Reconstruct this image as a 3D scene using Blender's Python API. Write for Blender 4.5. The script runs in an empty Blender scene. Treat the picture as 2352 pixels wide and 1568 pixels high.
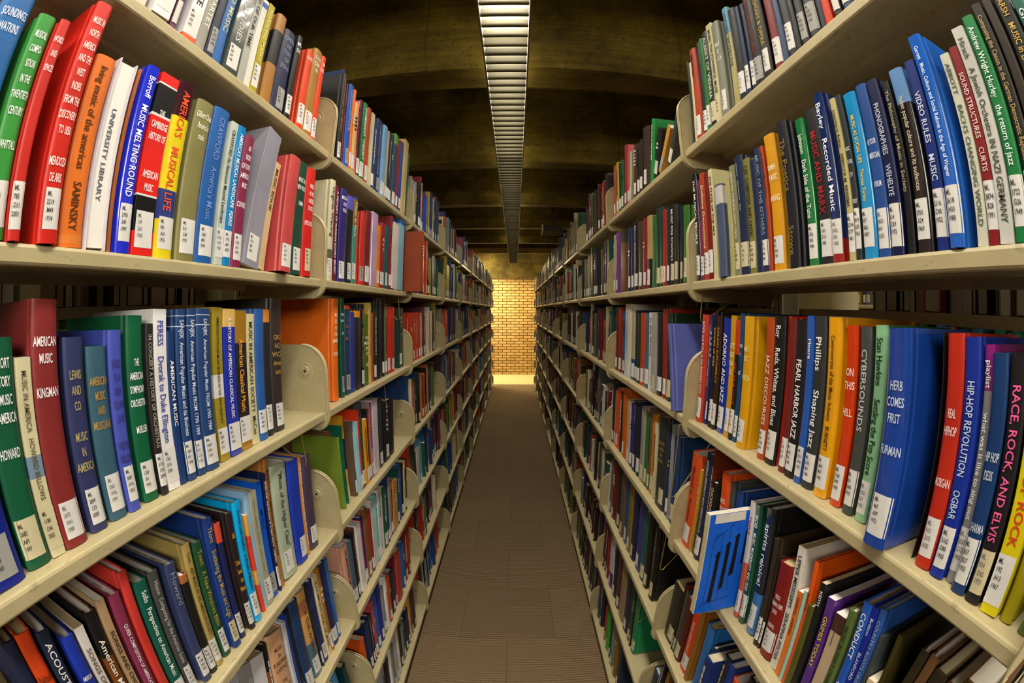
import bpy, bmesh, math, random, re
import numpy as np
from mathutils import Matrix, Vector
random.seed(11)
scene = bpy.context.scene
COL = scene.collection
R = math.radians

# ---------------------------------------------------------------- camera, world, lights, exposure
CAMZ = 1.575                                   # eye height above the floor
cd = bpy.data.cameras.new('camera')
cam = bpy.data.objects.new('camera', cd); COL.objects.link(cam)
cd.type = 'PANO'
cd.panorama_type = 'FISHEYE_EQUISOLID'
cd.sensor_fit = 'HORIZONTAL'
cd.sensor_width = 36.0; cd.sensor_height = 24.0
cd.fisheye_lens = 1043.998 / 2352 * 36.0
cd.fisheye_fov = R(200)
cd.clip_start = 0.01; cd.clip_end = 60
cam.location = (0, 0, CAMZ)
PITCH, YAW, ROLL = 0.0706733, -0.0065547, 0.0026342
cam.rotation_euler = (Matrix.Rotation(YAW * -1, 3, 'Z') @ Matrix.Rotation(math.pi / 2 - PITCH, 3, 'X') @ Matrix.Rotation(ROLL * 1, 3, 'Z')).to_euler()
scene.camera = cam

world = bpy.data.worlds.new('world'); scene.world = world
world.use_nodes = True
bg = world.node_tree.nodes['Background']
bg.inputs[0].default_value = (1.0, 0.90, 0.72, 1)
bg.inputs[1].default_value = 0.05
scene.view_settings.view_transform = 'Standard'
scene.view_settings.look = 'None'
scene.view_settings.gamma = 1.0
scene.view_settings.use_curve_mapping = False
scene.view_settings.exposure = 0.65
scene.cycles.max_bounces = 6
scene.cycles.diffuse_bounces = 4
scene.cycles.caustics_reflective = False
scene.cycles.caustics_refractive = False

def area(name, loc, rot, sx, sy, power, color, spread=180):
    l = bpy.data.lights.new(name, 'AREA'); l.shape = 'RECTANGLE'; l.size = sx; l.size_y = sy
    l.energy = power; l.color = color; l.spread = R(spread)
    o = bpy.data.objects.new(name, l); COL.objects.link(o); o.location = loc; o.rotation_euler = rot
    return o

FIX_Z = CAMZ + 0.965                           # underside of the long louvred ceiling light
FIX_X = -0.035
FIX_Y1 = 9.45
FIX_Y0 = -2.6
SEG = (FIX_Y1 - FIX_Y0) / 9
for k in range(9):                             # the tubes inside the louvred light
    yc = FIX_Y0 + SEG * (k + .5)
    area('tube_light', (FIX_X, yc, FIX_Z + .078), (0, 0, 0), .15, SEG * .97,
         (30 if yc < 0.2 else 24 if yc < 1.5 else 13 if yc < 3 else 6.5), (1.0, .93, .80))
for sx, pw in ((1.25, 32), (-1.25, 14)):           # fill lamps added behind the camera to light the shelves more evenly
    area('entrance_light', (sx, -1.9, 2.5), (R(62), 0, R(22 if sx > 0 else -22)), 1.5, .7, pw, (1.0, .95, .86))
for yc in (0.2, 2.6, 5.0, 7.4):                # uplight added above the closed housing to brighten the concrete overhead
    area('uplight', (FIX_X, yc, FIX_Z + .12), (math.pi, 0, 0), .12, 2.2, 1.8, (1.0, .87, .45))
area('entrance_uplight', (0, -1.7, 2.2), (R(140), 0, 0), 2.4, .4, 24, (1.0, .88, .5))  # added upward fill, unseen behind the camera, brightens the beam faces
for sx in (-1.37, 1.37):                       # dim lamps added unseen over the neighbouring aisles to light the gaps
    area('neighbour_aisle_tube', (sx, 1.6, FIX_Z - .004), (0, 0, 0), .12, 4.2, 9, (1.0, .82, .55))
# light of the cross aisle at the far end, behind the left-hand stacks, washing the brick wall
area('cross_aisle_light', (-1.3, 10.1, 2.35), (R(28), R(-30), 0), .5, .8, 75, (1.0, .87, .58))
area('cross_aisle_light_middle', (0, 10.15, 2.6), (R(-25), 0, 0), 1.6, .25, 34, (1.0, .80, .42))
area('cross_aisle_light_right', (1.9, 9.9, 2.4), (0, R(10), 0), .4, .8, 10, (1.0, .80, .48))

# ---------------------------------------------------------------- helpers
def lin(h, k=1.0):
    if isinstance(h, str):
        c = [int(h[i:i + 2], 16) / 255 for i in (0, 2, 4)]
    else:
        c = h
    return tuple(min(1.0, (x / 12.92 if x <= .04045 else ((x + .055) / 1.055) ** 2.4) * k) for x in c) + (1.0,)

def new_mat(name):
    m = bpy.data.materials.new(name); m.use_nodes = True
    nt = m.node_tree; b = nt.nodes['Principled BSDF']
    return m, nt, b

def N(nt, t, **kw):
    n = nt.nodes.new(t)
    for k, v in kw.items(): setattr(n, k, v)
    return n

def tex_coord(nt, scale=(1, 1, 1), kind='Object'):
    tc = N(nt, 'ShaderNodeTexCoord'); mp = N(nt, 'ShaderNodeMapping')
    mp.inputs['Scale'].default_value = scale
    nt.links.new(tc.outputs[kind], mp.inputs['Vector'])
    return mp.outputs['Vector']

def mul(nt, a, b, fac=1.0):
    m = N(nt, 'ShaderNodeMix', data_type='RGBA', blend_type='MULTIPLY')
    m.inputs[0].default_value = fac
    nt.links.new(a, m.inputs[6]); nt.links.new(b, m.inputs[7])
    return m.outputs[2]

def ramp(nt, fac, stops):
    r = N(nt, 'ShaderNodeValToRGB'); e = r.color_ramp.elements
    while len(e) < len(stops): e.new(.5)
    for i, (p, c) in enumerate(stops):
        e[i].position = p; e[i].color = c
    nt.links.new(fac, r.inputs[0]); return r.outputs[0]

def g(v): return (v, v, v, 1)

def attr_mat(name, rough, coat=0.0, noise=True, spec=.5, ns=(260, 260, 260), lo=.86, bump=0.0):
    m, nt, b = new_mat(name)
    a = N(nt, 'ShaderNodeAttribute', attribute_name='Col')
    out = a.outputs['Color']
    if noise:
        v = tex_coord(nt, ns)
        nz = N(nt, 'ShaderNodeTexNoise'); nz.inputs['Scale'].default_value = 1.0; nz.inputs['Detail'].default_value = 2
        nt.links.new(v, nz.inputs['Vector'])
        out = mul(nt, out, ramp(nt, nz.outputs[0], [(.3, g(lo)), (.7, g(1.0))]))
        v2 = tex_coord(nt, (14, 14, 9))
        n2 = N(nt, 'ShaderNodeTexNoise'); n2.inputs['Scale'].default_value = 1.0; n2.inputs['Detail'].default_value = 4
        nt.links.new(v2, n2.inputs['Vector'])
        out = mul(nt, out, ramp(nt, n2.outputs[0], [(.35, g(.84)), (.6, g(1.0))]))
        if bump:
            bp = N(nt, 'ShaderNodeBump'); bp.inputs['Strength'].default_value = bump; bp.inputs['Distance'].default_value = .0004
            nt.links.new(nz.outputs[0], bp.inputs['Height']); nt.links.new(bp.outputs[0], b.inputs['Normal'])
    nt.links.new(out, b.inputs['Base Color'])
    b.inputs['Roughness'].default_value = rough
    b.inputs['Specular IOR Level'].default_value = spec
    b.inputs['Coat Weight'].default_value = coat; b.inputs['Coat Roughness'].default_value = .08
    return m

M = {}
M['cloth'] = attr_mat('book_cloth', .42, spec=.45, bump=.25, ns=(900, 900, 900), lo=.8)
M['paper'] = attr_mat('paperback_card', .35, spec=.4, ns=(120, 120, 120), lo=.95)
M['gloss'] = attr_mat('laminated_jacket', .22, coat=.8, ns=(120, 120, 120), lo=.95)
M['print'] = attr_mat('printed_ink', .5, noise=False, spec=.3)
M['sticker'] = attr_mat('call_number_paper', .55, ns=(300, 300, 60), lo=.93, spec=.3)
M['mixed'] = attr_mat('mixed_book_covers', .42, spec=.4, ns=(700, 700, 700), lo=.85)

def paged():
    m, nt, b = new_mat('page_block_paper')
    a = N(nt, 'ShaderNodeAttribute', attribute_name='Col')
    v = tex_coord(nt, (3, 2600, 3))
    nz = N(nt, 'ShaderNodeTexNoise'); nz.inputs['Scale'].default_value = 1.0; nz.inputs['Detail'].default_value = 2
    nt.links.new(v, nz.inputs['Vector'])
    nt.links.new(mul(nt, a.outputs['Color'], ramp(nt, nz.outputs[0], [(.35, g(.72)), (.65, g(1.0))])), b.inputs['Base Color'])
    b.inputs['Roughness'].default_value = .8; b.inputs['Specular IOR Level'].default_value = .15
    return m
M['pages'] = paged()

def enamel():
    m, nt, b = new_mat('beige_enamel_steel')
    v = tex_coord(nt, (9, 5, 9))
    nz = N(nt, 'ShaderNodeTexNoise'); nz.inputs['Scale'].default_value = 2.0; nz.inputs['Detail'].default_value = 6; nz.inputs['Roughness'].default_value = .7
    nt.links.new(v, nz.inputs['Vector'])
    c = N(nt, 'ShaderNodeRGB'); c.outputs[0].default_value = lin('b6a880')
    v3 = tex_coord(nt, (60, 25, 60))
    n3 = N(nt, 'ShaderNodeTexNoise'); n3.inputs['Scale'].default_value = 2.0; n3.inputs['Detail'].default_value = 5
    nt.links.new(v3, n3.inputs['Vector'])
    o = mul(nt, c.outputs[0], ramp(nt, nz.outputs[0], [(.3, g(.84)), (.62, g(1.0))]))
    o = mul(nt, o, ramp(nt, n3.outputs[0], [(.28, g(.72)), (.38, g(1.0))]))
    nt.links.new(o, b.inputs['Base Color'])
    b.inputs['Roughness'].default_value = .38; b.inputs['Specular IOR Level'].default_value = .5
    return m
M['enamel'] = enamel()

def flat(name, col, rough=.5, metal=0.0, scale=40, lo=.85, spec=.5):
    m, nt, b = new_mat(name)
    c = N(nt, 'ShaderNodeRGB'); c.outputs[0].default_value = lin(col)
    v = tex_coord(nt, (scale,) * 3)
    nz = N(nt, 'ShaderNodeTexNoise'); nz.inputs['Scale'].default_value = 1.0; nz.inputs['Detail'].default_value = 4
    nt.links.new(v, nz.inputs['Vector'])
    nt.links.new(mul(nt, c.outputs[0], ramp(nt, nz.outputs[0], [(.3, g(lo)), (.7, g(1.0))])), b.inputs['Base Color'])
    b.inputs['Roughness'].default_value = rough; b.inputs['Metallic'].default_value = metal
    b.inputs['Specular IOR Level'].default_value = spec
    return m
M['wire'] = flat('dull_gold_wire', 'b0a060', .35, .6)
M['dark_hole'] = flat('dark_hole', '18150e', .8)
M['base'] = flat('brown_rubber_base', '4a3c20', .7, spec=.2)
M['louver'] = flat('louvre_blade_enamel', '3a3522', .6, scale=12, spec=.12)
M['housing'] = flat('light_housing_enamel', '5a5338', .55, scale=12)
M['dark_sheet'] = flat('dark_sheet_metal', '1c1810', .7)
M['sign_edge'] = flat('pale_sign_edge', 'd8b878', .6)  # pale colour stands in for light on the panel's end

def concrete():
    m, nt, b = new_mat('board_marked_concrete')
    v = tex_coord(nt, (2.2, 2.2, 2.2))
    nz = N(nt, 'ShaderNodeTexNoise'); nz.inputs['Scale'].default_value = 1.3; nz.inputs['Detail'].default_value = 8; nz.inputs['Roughness'].default_value = .65
    nt.links.new(v, nz.inputs['Vector'])
    base = ramp(nt, nz.outputs[0], [(.3, lin('40340c')), (.5, lin('68561c')), (.72, lin('8a7630'))])
    v2 = tex_coord(nt, (1.5, 60, 80))
    n2 = N(nt, 'ShaderNodeTexNoise'); n2.inputs['Scale'].default_value = 1.0; n2.inputs['Detail'].default_value = 3
    nt.links.new(v2, n2.inputs['Vector'])
    o = mul(nt, base, ramp(nt, n2.outputs[0], [(.35, g(.72)), (.62, g(1.0))]))
    v4 = tex_coord(nt, (40, 40, 40))
    n4 = N(nt, 'ShaderNodeTexNoise'); n4.inputs['Scale'].default_value = 1.0; n4.inputs['Detail'].default_value = 3
    nt.links.new(v4, n4.inputs['Vector'])
    o = mul(nt, o, ramp(nt, n4.outputs[0], [(.3, g(.6)), (.42, g(1.0))]))
    # panel joints of the formwork across the width
    bk = N(nt, 'ShaderNodeTexBrick'); bk.offset = 0
    bk.inputs['Scale'].default_value = 1.0; bk.inputs['Mortar Size'].default_value = .006
    bk.inputs['Brick Width'].default_value = 1.22; bk.inputs['Row Height'].default_value = 30
    bk.inputs['Color1'].default_value = g(1); bk.inputs['Color2'].default_value = g(.93); bk.inputs['Mortar'].default_value = g(.72)
    tc = N(nt, 'ShaderNodeTexCoord'); mp = N(nt, 'ShaderNodeMapping'); mp.inputs['Location'].default_value = (.42, 9, 0)
    nt.links.new(tc.outputs['Object'], mp.inputs['Vector']); nt.links.new(mp.outputs['Vector'], bk.inputs['Vector'])
    o = mul(nt, o, bk.outputs['Color'])
    nt.links.new(o, b.inputs['Base Color'])
    b.inputs['Roughness'].default_value = .75; b.inputs['Specular IOR Level'].default_value = .25
    bp = N(nt, 'ShaderNodeBump'); bp.inputs['Strength'].default_value = .5; bp.inputs['Distance'].default_value = .004
    nt.links.new(n2.outputs[0], bp.inputs['Height']); nt.links.new(bp.outputs[0], b.inputs['Normal'])
    return m
M['concrete'] = concrete()

def brick():
    m, nt, b = new_mat('yellow_brick')
    tc = N(nt, 'ShaderNodeTexCoord'); sp = N(nt, 'ShaderNodeSeparateXYZ'); cb = N(nt, 'ShaderNodeCombineXYZ')
    nt.links.new(tc.outputs['Object'], sp.inputs[0])
    nt.links.new(sp.outputs['X'], cb.inputs['X']); nt.links.new(sp.outputs['Z'], cb.inputs['Y'])
    bk = N(nt, 'ShaderNodeTexBrick')
    bk.inputs['Scale'].default_value = 1.0; bk.inputs['Brick Width'].default_value = .2; bk.inputs['Row Height'].default_value = .0677
    bk.inputs['Mortar Size'].default_value = .0065; bk.inputs['Mortar Smooth'].default_value = .1; bk.inputs['Bias'].default_value = -.2
    bk.inputs['Color1'].default_value = lin('cfa866'); bk.inputs['Color2'].default_value = lin('b08848'); bk.inputs['Mortar'].default_value = lin('2c1c08')
    nt.links.new(cb.outputs[0], bk.inputs['Vector'])
    nz = N(nt, 'ShaderNodeTexNoise'); nz.inputs['Scale'].default_value = 45; nz.inputs['Detail'].default_value = 4
    nt.links.new(cb.outputs[0], nz.inputs['Vector'])
    nt.links.new(mul(nt, bk.outputs['Color'], ramp(nt, nz.outputs[0], [(.3, g(.7)), (.65, g(1.0))])), b.inputs['Base Color'])
    b.inputs['Roughness'].default_value = .8; b.inputs['Specular IOR Level'].default_value = .2
    bp = N(nt, 'ShaderNodeBump'); bp.inputs['Strength'].default_value = 1.0; bp.inputs['Distance'].default_value = .008; bp.invert = True
    nt.links.new(bk.outputs['Fac'], bp.inputs['Height']); nt.links.new(bp.outputs[0], b.inputs['Normal'])
    return m
M['brick'] = brick()

def carpet():
    m, nt, b = new_mat('striped_carpet_tiles')
    # planks 0.46 m wide laid across the aisle; fine ribs run across the aisle and come and go in patches
    v = tex_coord(nt, (1, 1, 1))
    rib = N(nt, 'ShaderNodeTexWave', wave_type='BANDS', bands_direction='Y')
    rib.inputs['Scale'].default_value = 19; rib.inputs['Distortion'].default_value = 1.6; rib.inputs['Detail'].default_value = 2; rib.inputs['Detail Scale'].default_value = 3
    nt.links.new(v, rib.inputs['Vector'])
    vp = tex_coord(nt, (1.6, 9.0, 1))
    pt = N(nt, 'ShaderNodeTexNoise'); pt.inputs['Scale'].default_value = 1.0; pt.inputs['Detail'].default_value = 1
    nt.links.new(vp, pt.inputs['Vector'])
    pm = ramp(nt, pt.outputs[0], [(.44, g(0)), (.56, g(1))])
    ribc = ramp(nt, rib.outputs['Color'], [(.25, g(.6)), (.75, g(1.08))])
    mx = N(nt, 'ShaderNodeMix', data_type='RGBA'); nt.links.new(pm, mx.inputs[0]); mx.inputs[6].default_value = g(.84)
    nt.links.new(ribc, mx.inputs[7])
    bk = N(nt, 'ShaderNodeTexBrick'); bk.offset = .5; bk.offset_frequency = 2
    bk.inputs['Scale'].default_value = 1.0; bk.inputs['Brick Width'].default_value = .46; bk.inputs['Row Height'].default_value = .46
    bk.inputs['Mortar Size'].default_value = .002
    bk.inputs['Color1'].default_value = lin('90795c'); bk.inputs['Color2'].default_value = lin('887257'); bk.inputs['Mortar'].default_value = lin('786349')
    tc = N(nt, 'ShaderNodeTexCoord'); mp = N(nt, 'ShaderNodeMapping'); mp.inputs['Location'].default_value = (.03, .1, 0)
    nt.links.new(tc.outputs['Object'], mp.inputs['Vector']); nt.links.new(mp.outputs['Vector'], bk.inputs['Vector'])
    o = mul(nt, bk.outputs['Color'], mx.outputs[2])
    n3 = N(nt, 'ShaderNodeTexNoise'); n3.inputs['Scale'].default_value = 420; n3.inputs['Detail'].default_value = 2
    nt.links.new(v, n3.inputs['Vector'])
    o = mul(nt, o, ramp(nt, n3.outputs[0], [(.3, g(.55)), (.7, g(1.15))]))
    nt.links.new(o, b.inputs['Base Color'])
    b.inputs['Roughness'].default_value = .95; b.inputs['Specular IOR Level'].default_value = .05
    bp = N(nt, 'ShaderNodeBump'); bp.inputs['Strength'].default_value = .6; bp.inputs['Distance'].default_value = .002
    nt.links.new(n3.outputs[0], bp.inputs['Height']); nt.links.new(bp.outputs[0], b.inputs['Normal'])
    return m
M['carpet'] = carpet()
M['terrazzo'] = flat('pale_polished_floor', 'd8c690', .35, scale=30, lo=.93)

# a mesh collector: vertices, faces, a colour and a material slot per face
class MB:
    def __init__(s): s.v = []; s.f = []; s.c = []; s.m = []; s.sm = []
    def face(s, pts, col=None, mi=0, smooth=False):
        n = len(s.v); s.v.extend(pts); s.f.append(tuple(range(n, n + len(pts)))); s.c.append(col); s.m.append(mi); s.sm.append(smooth)
    def add(s, vs, fs, col=None, mi=0, smooth=False):
        n = len(s.v); s.v.extend(vs)
        for f in fs: s.f.append(tuple(n + i for i in f)); s.c.append(col); s.m.append(mi); s.sm.append(smooth)
    def box(s, x0, x1, y0, y1, z0, z1, col=None, mi=0, T=None):
        vs = [(x, y, z) for z in (z0, z1) for y in (y0, y1) for x in (x0, x1)]
        if T: vs = [T(*p) for p in vs]
        s.add(vs, [(0, 2, 3, 1), (4, 5, 7, 6), (0, 1, 5, 4), (2, 6, 7, 3), (0, 4, 6, 2), (1, 3, 7, 5)], col, mi)
    def prism(s, prof, a, b, axis='y', col=None, mi=0, smooth=False, flip=False):
        # prof: closed list of 2-D points (u, w) extruded along an axis; y: (x, z), z: (x, y)
        n = len(prof)
        def P(u, w, t): return (u, t, w) if axis == 'y' else (u, w, t) if axis == 'z' else (t, u, w)
        v0 = [P(u, w, a) for u, w in prof]; v1 = [P(u, w, b) for u, w in prof]
        s.add(v0 + v1, [(i, (i + 1) % n, n + (i + 1) % n, n + i) for i in range(n)], col, mi, smooth)
        s.face(v0, col, mi); s.face(v1[::-1], col, mi)
    def tube(s, pts, r, col=None, mi=0, seg=8, closed=False):
        pts = [Vector(p) for p in pts]; rings = []
        n = len(pts)
        for i, p in enumerate(pts):
            a = pts[i - 1] if (i > 0 or closed) else p; c = pts[(i + 1) % n] if (i < n - 1 or closed) else p
            t = (c - a).normalized()
            u = t.cross(Vector((0, 1, .013))); u = u.normalized() if u.length > 1e-5 else Vector((1, 0, 0))
            w = t.cross(u).normalized()
            rings.append([tuple(p + u * (r * math.cos(q * 2 * math.pi / seg)) + w * (r * math.sin(q * 2 * math.pi / seg))) for q in range(seg)])
        vs = [q for ring in rings for q in ring]; fs = []
        for i in range(n if closed else n - 1):
            j = (i + 1) % n
            for q in range(seg): fs.append((i * seg + q, i * seg + (q + 1) % seg, j * seg + (q + 1) % seg, j * seg + q))
        s.add(vs, fs, col, mi, True)
        if not closed:
            s.face(rings[0], col, mi); s.face(rings[-1][::-1], col, mi)
    def build(s, name, mats, parent=None, loc=None, recalc=True):
        me = bpy.data.meshes.new(name)
        me.from_pydata(s.v, [], s.f)
        if not isinstance(mats, (list, tuple)): mats = [mats]
        for m in mats: me.materials.append(m)
        me.polygons.foreach_set('material_index', s.m)
        me.polygons.foreach_set('use_smooth', s.sm)
        if any(c is not None for c in s.c):
            at = me.color_attributes.new('Col', 'FLOAT_COLOR', 'CORNER')
            arr = []
            for f, c in zip(s.f, s.c): arr.extend((c or (1, 1, 1, 1)) * len(f))
            at.data.foreach_set('color', arr)
        if recalc:
            bm = bmesh.new(); bm.from_mesh(me); bmesh.ops.recalc_face_normals(bm, faces=bm.faces); bm.to_mesh(me); bm.free()
        me.update()
        o = bpy.data.objects.new(name, me); COL.objects.link(o)
        if loc is not None: o.location = loc
        if parent is not None: o.parent = parent
        return o

def tag(o, label=None, cat=None, group=None, kind=None):
    if label: o['label'] = label
    if cat: o['category'] = cat
    if group: o['group'] = group
    if kind: o['kind'] = kind
    return o
def empty(name, loc=(0, 0, 0)):
    o = bpy.data.objects.new(name, None); COL.objects.link(o); o.location = loc; o.empty_display_size = .05
    return o

# ---------------------------------------------------------------- measurements of the stacks
AL, AR = 0.448, 0.396                          # shelf front planes, left and right of the camera
YL, YR = 0.9812, 0.9609                        # first shelf joint ahead of the camera
W = 0.914                                      # one shelving section
ZTOP = CAMZ + 0.3877; SP = 0.313               # top shelf, shelf spacing
DZ = {'L': 0.0, 'R': -0.0073}
SETB = {'A': .008, 'B': .006, 'C': .022, 'D': .02, 'E': .02, 'F': .02, 'G': .02}
def zsh(sd, k): return ZTOP - SP * k + DZ[sd]
def front(sd): return AL if sd == 'L' else AR
def ybay(sd, b): return (YL if sd == 'L' else YR) + W * (b - 1)   # section b runs from here, b = 0 is beside the camera
ZO = -.052                                     # the shelves of the far face hang a little lower
NB = 10                                        # last section: b = 9 ends at 9.2 m

# ---------------------------------------------------------------- the setting
def struct(name, mb, m, **kw):
    return tag(mb.build(name, m, **kw), kind='structure')
mb = MB(); mb.box(-4.2, 4.2, -3.2, 9.45, -.06, 0); struct('floor', mb, M['carpet'])
mb = MB(); mb.box(-4.2, 4.2, 9.45, 11.2, -.06, .001); struct('floor_cross_aisle', mb, M['terrazzo'])
mb = MB(); mb.box(-4.2, 4.2, 10.9, 11.15, 0, 4.0); struct('wall_back', mb, M['brick'])
mb = MB(); mb.box(-4.35, -4.2, -3.2, 11.2, 0, 4.0); struct('wall_left', mb, M['concrete'])
mb = MB(); mb.box(4.2, 4.35, -3.2, 11.2, 0, 4.0); struct('wall_right', mb, M['concrete'])
mb = MB(); mb.box(-4.2, 4.2, -3.4, -3.2, 0, 4.0); struct('wall_front', mb, M['concrete'])
HB = CAMZ + 1.15                               # underside of the concrete beams
mb = MB(); mb.box(-4.2, 4.2, -3.2, 11.2, HB + .62, HB + .8); struct('ceiling', mb, M['concrete'])
k = 0
y = 1.82 - 1.47 * 3
while y < 10:
    prof = [(y, HB + .62), (y, HB + .10), (y + .09, HB), (y + .125, HB), (y + .135, HB + .025), (y + .36, HB + .03), (y + .38, HB + .06), (y + .38, HB + .62)]
    mb = MB(); mb.prism(prof, -4.2, 4.2, axis='x'); struct('ceiling_beam', mb, M['concrete'])
    y += 1.47
mb = MB(); mb.box(-4.2, 4.2, 10.72, 10.9, CAMZ + .745, HB + .62); struct('ceiling_beam_at_wall', mb, M['concrete'])

# ---------------------------------------------------------------- the long louvred ceiling light
fx = empty('ceiling_light', (FIX_X, 3.4, FIX_Z))
tag(fx, 'long louvred fluorescent ceiling light running the length of the aisle', 'ceiling light')
def FY(y): return y - 3.4
hw = .083
mb = MB()
for sgn in (-1, 1):
    mb.box(sgn * hw - .003, sgn * hw + .003, FY(FIX_Y0), FY(FIX_Y1), 0, .085)
mb.box(-hw, hw, FY(FIX_Y0), FY(FIX_Y0) + .004, 0, .085); mb.box(-hw, hw, FY(FIX_Y1) - .004, FY(FIX_Y1), 0, .085)
mb.box(-hw, hw, FY(FIX_Y0), FY(FIX_Y1), .085, .11)
mb.build('housing', M['housing'], fx)
mb = MB(); yy = FIX_Y0 + .02
while yy < FIX_Y1 - .01:
    y0 = FY(yy)
    mb.prism([(y0 - .003, .0), (y0 + .003, .0), (y0 + .0075, .003), (y0 + .0075, .012), (y0 + .005, .03), (y0 + .002, .05), (y0 - .002, .05), (y0 - .005, .03), (y0 - .0075, .012), (y0 - .0075, .003)], -hw + .004, hw - .004, axis='x', smooth=True)
    yy += .067
mb.build('louvre_blades', M['louver'], fx)
for yy in np.arange(FIX_Y0 + .8, FIX_Y1, 1.47 * 2):
    mb = MB(); mb.tube([(0, FY(yy), .11), (0, FY(yy), HB + .62 - FIX_Z)], .006)
    mb.build('hanging_rod', M['housing'], fx)

for sx, nm in ((-1.37, 'left'), (1.37, 'right')):  # unseen housings added around the neighbouring aisle lamps
    t = empty('ceiling_light', (sx, 1.6, FIX_Z)); tag(t, 'plain fluorescent ceiling light over the neighbouring aisle on the %s' % nm, 'ceiling light')
    mb = MB(); mb.box(-.08, .08, -2.15, 2.15, 0, .09); mb.build('housing', M['housing'], t)
    mb = MB(); mb.tube([(0, 1.5, .09), (0, 1.5, HB + .62 - FIX_Z)], .006); mb.build('hanging_rod', M['housing'], t)
    mb = MB(); mb.tube([(0, -1.5, .09), (0, -1.5, HB + .62 - FIX_Z)], .006); mb.build('hanging_rod', M['housing'], t)

# dark panel hanging from the beams over the far stacks
t = empty('hanging_panel', (.45, 5.4, CAMZ + .93)); tag(t, 'dark flat panel hung under the ceiling above the far stacks', 'ceiling panel')
mb = MB(); mb.box(-.12, .12, -.1, .25, 0, .075); mb.build('panel', M['dark_sheet'], t)
mb = MB(); mb.box(-.135, -.12, -.1, .25, -.004, .079); mb.build('end_cap', M['sign_edge'], t)  # end face catching the light, its brightness put into the colour
mb = MB(); mb.box(-.01, .01, .0, .02, .075, HB + .62 - CAMZ - .93); mb.build('rod', M['dark_sheet'], t)

# ---------------------------------------------------------------- shelving
SD = .235                                      # shelf depth
def arc(cx, cz, r, a0, a1, n=8):
    return [(cx + r * math.cos(R(a0 + (a1 - a0) * i / n)), cz + r * math.sin(R(a0 + (a1 - a0) * i / n))) for i in range(n + 1)]
def plate_profile():
    # x: 0 at the front edge, negative into the shelf; z: 0 at the shelf deck
    p = [(-SD, -.05)]
    p += arc(-.032, -.012, .032, -90, 0, 6)
    p += arc(-.062, .098, .062, 0, 90, 8)
    p += [(-SD, .16)]
    return p
PLATE = plate_profile()
def hole_ring(mb, x, z, ysgn, yface):
    for r0, r1, h in ((.021, .019, .0008), (.013, .011, .0022)):
        ring0 = [(x + r0 * math.cos(a), yface, z + r0 * math.sin(a)) for a in np.linspace(0, 2 * math.pi, 21)[:-1]]
        ring1 = [(x + r1 * math.cos(a), yface + ysgn * h, z + r1 * math.sin(a)) for a in np.linspace(0, 2 * math.pi, 21)[:-1]]
        n = 20
        mb.add(ring0 + ring1, [(i, (i + 1) % n, n + (i + 1) % n, n + i) for i in range(n)], None, 0, True)
    mb.face([(x + .011 * math.cos(a), yface + ysgn * .0022, z + .011 * math.sin(a)) for a in np.linspace(0, 2 * math.pi, 21)[:-1]], None, 0)
    mb.box(x - .0028, x + .0028, yface + ysgn * .0022 - .0004, yface + ysgn * .0022 + .0004, z - .0028, z + .0028, None, 1)

def bracket_mb(end):
    # end -1: plate at the section's near end, +1: at its far end
    mb = MB(); y = 0
    t0, t1 = -.0009, .0009
    mb.prism(PLATE, t0, t1, axis='y')
    front_pts = [(u, 0, w) for u, w in PLATE[1:-1]]
    mb.tube(front_pts, .0024, seg=6)
    hole_ring(mb, -.055, .098, -end, -end * .0009)
    return mb
def shelf_mb(L):
    # steel shelf: deck, folded front lip, folded underside return, ribs
    mb = MB()
    prof = [(-SD + .004, 0), (-.004, 0), (-.0012, -.0012), (0, -.004), (0, -.0175), (-.0016, -.02), (-.016, -.02), (-.016, -.0185), (-.003, -.0185), (-.002, -.017), (-.002, -.004), (-.005, -.0015), (-SD + .004, -.0015)]
    mb.prism(prof, 0, L, axis='y')
    mb.box(-SD + .004, -SD + .016, 0, L, -.02, -.0015)
    mb.prism([(-.1, -.0015), (-.1, -.014), (-.13, -.014), (-.13, -.0015)], 0, L, axis='y')
    return mb
def flipx(o): o.scale = (-1, 1, 1)

ORD = ['', 'first', 'second', 'third', 'fourth', 'fifth', 'sixth', 'seventh', 'eighth', 'ninth', 'tenth', 'eleventh', 'twelfth']
side_word = {'L': 'left', 'R': 'right'}
def mesh_of(mb, name, mats):
    o = mb.build(name, mats); me = o.data; bpy.data.objects.remove(o); return me
SHELF_ME = mesh_of(shelf_mb(W - .008), 'shelf', M['enamel'])
BR_N = mesh_of(bracket_mb(-1), 'end_bracket', [M['enamel'], M['dark_hole']])
BR_F = mesh_of(bracket_mb(1), 'end_bracket', [M['enamel'], M['dark_hole']])
mb = MB(); mb.box(-.025, .025, -.025, .025, 0, 2.32)
for i in range(60):
    z = .14 + i * .036
    mb.box(.0245, .0256, -.012, -.008, z, z + .018, None, 1); mb.box(.0245, .0256, .008, .012, z, z + .018, None, 1)
POST_ME = mesh_of(mb, 'upright_post', [M['enamel'], M['dark_hole']])
mb = MB(); mb.box(-SD, -.012, 0, W - .008, 0, .064); BASE_ME = mesh_of(mb, 'base', M['base'])
def inst(name, me, parent, loc, sx=1):
    o = bpy.data.objects.new(name, me); COL.objects.link(o); o.parent = parent; o.location = loc; o.scale = (sx, 1, 1); return o
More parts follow.
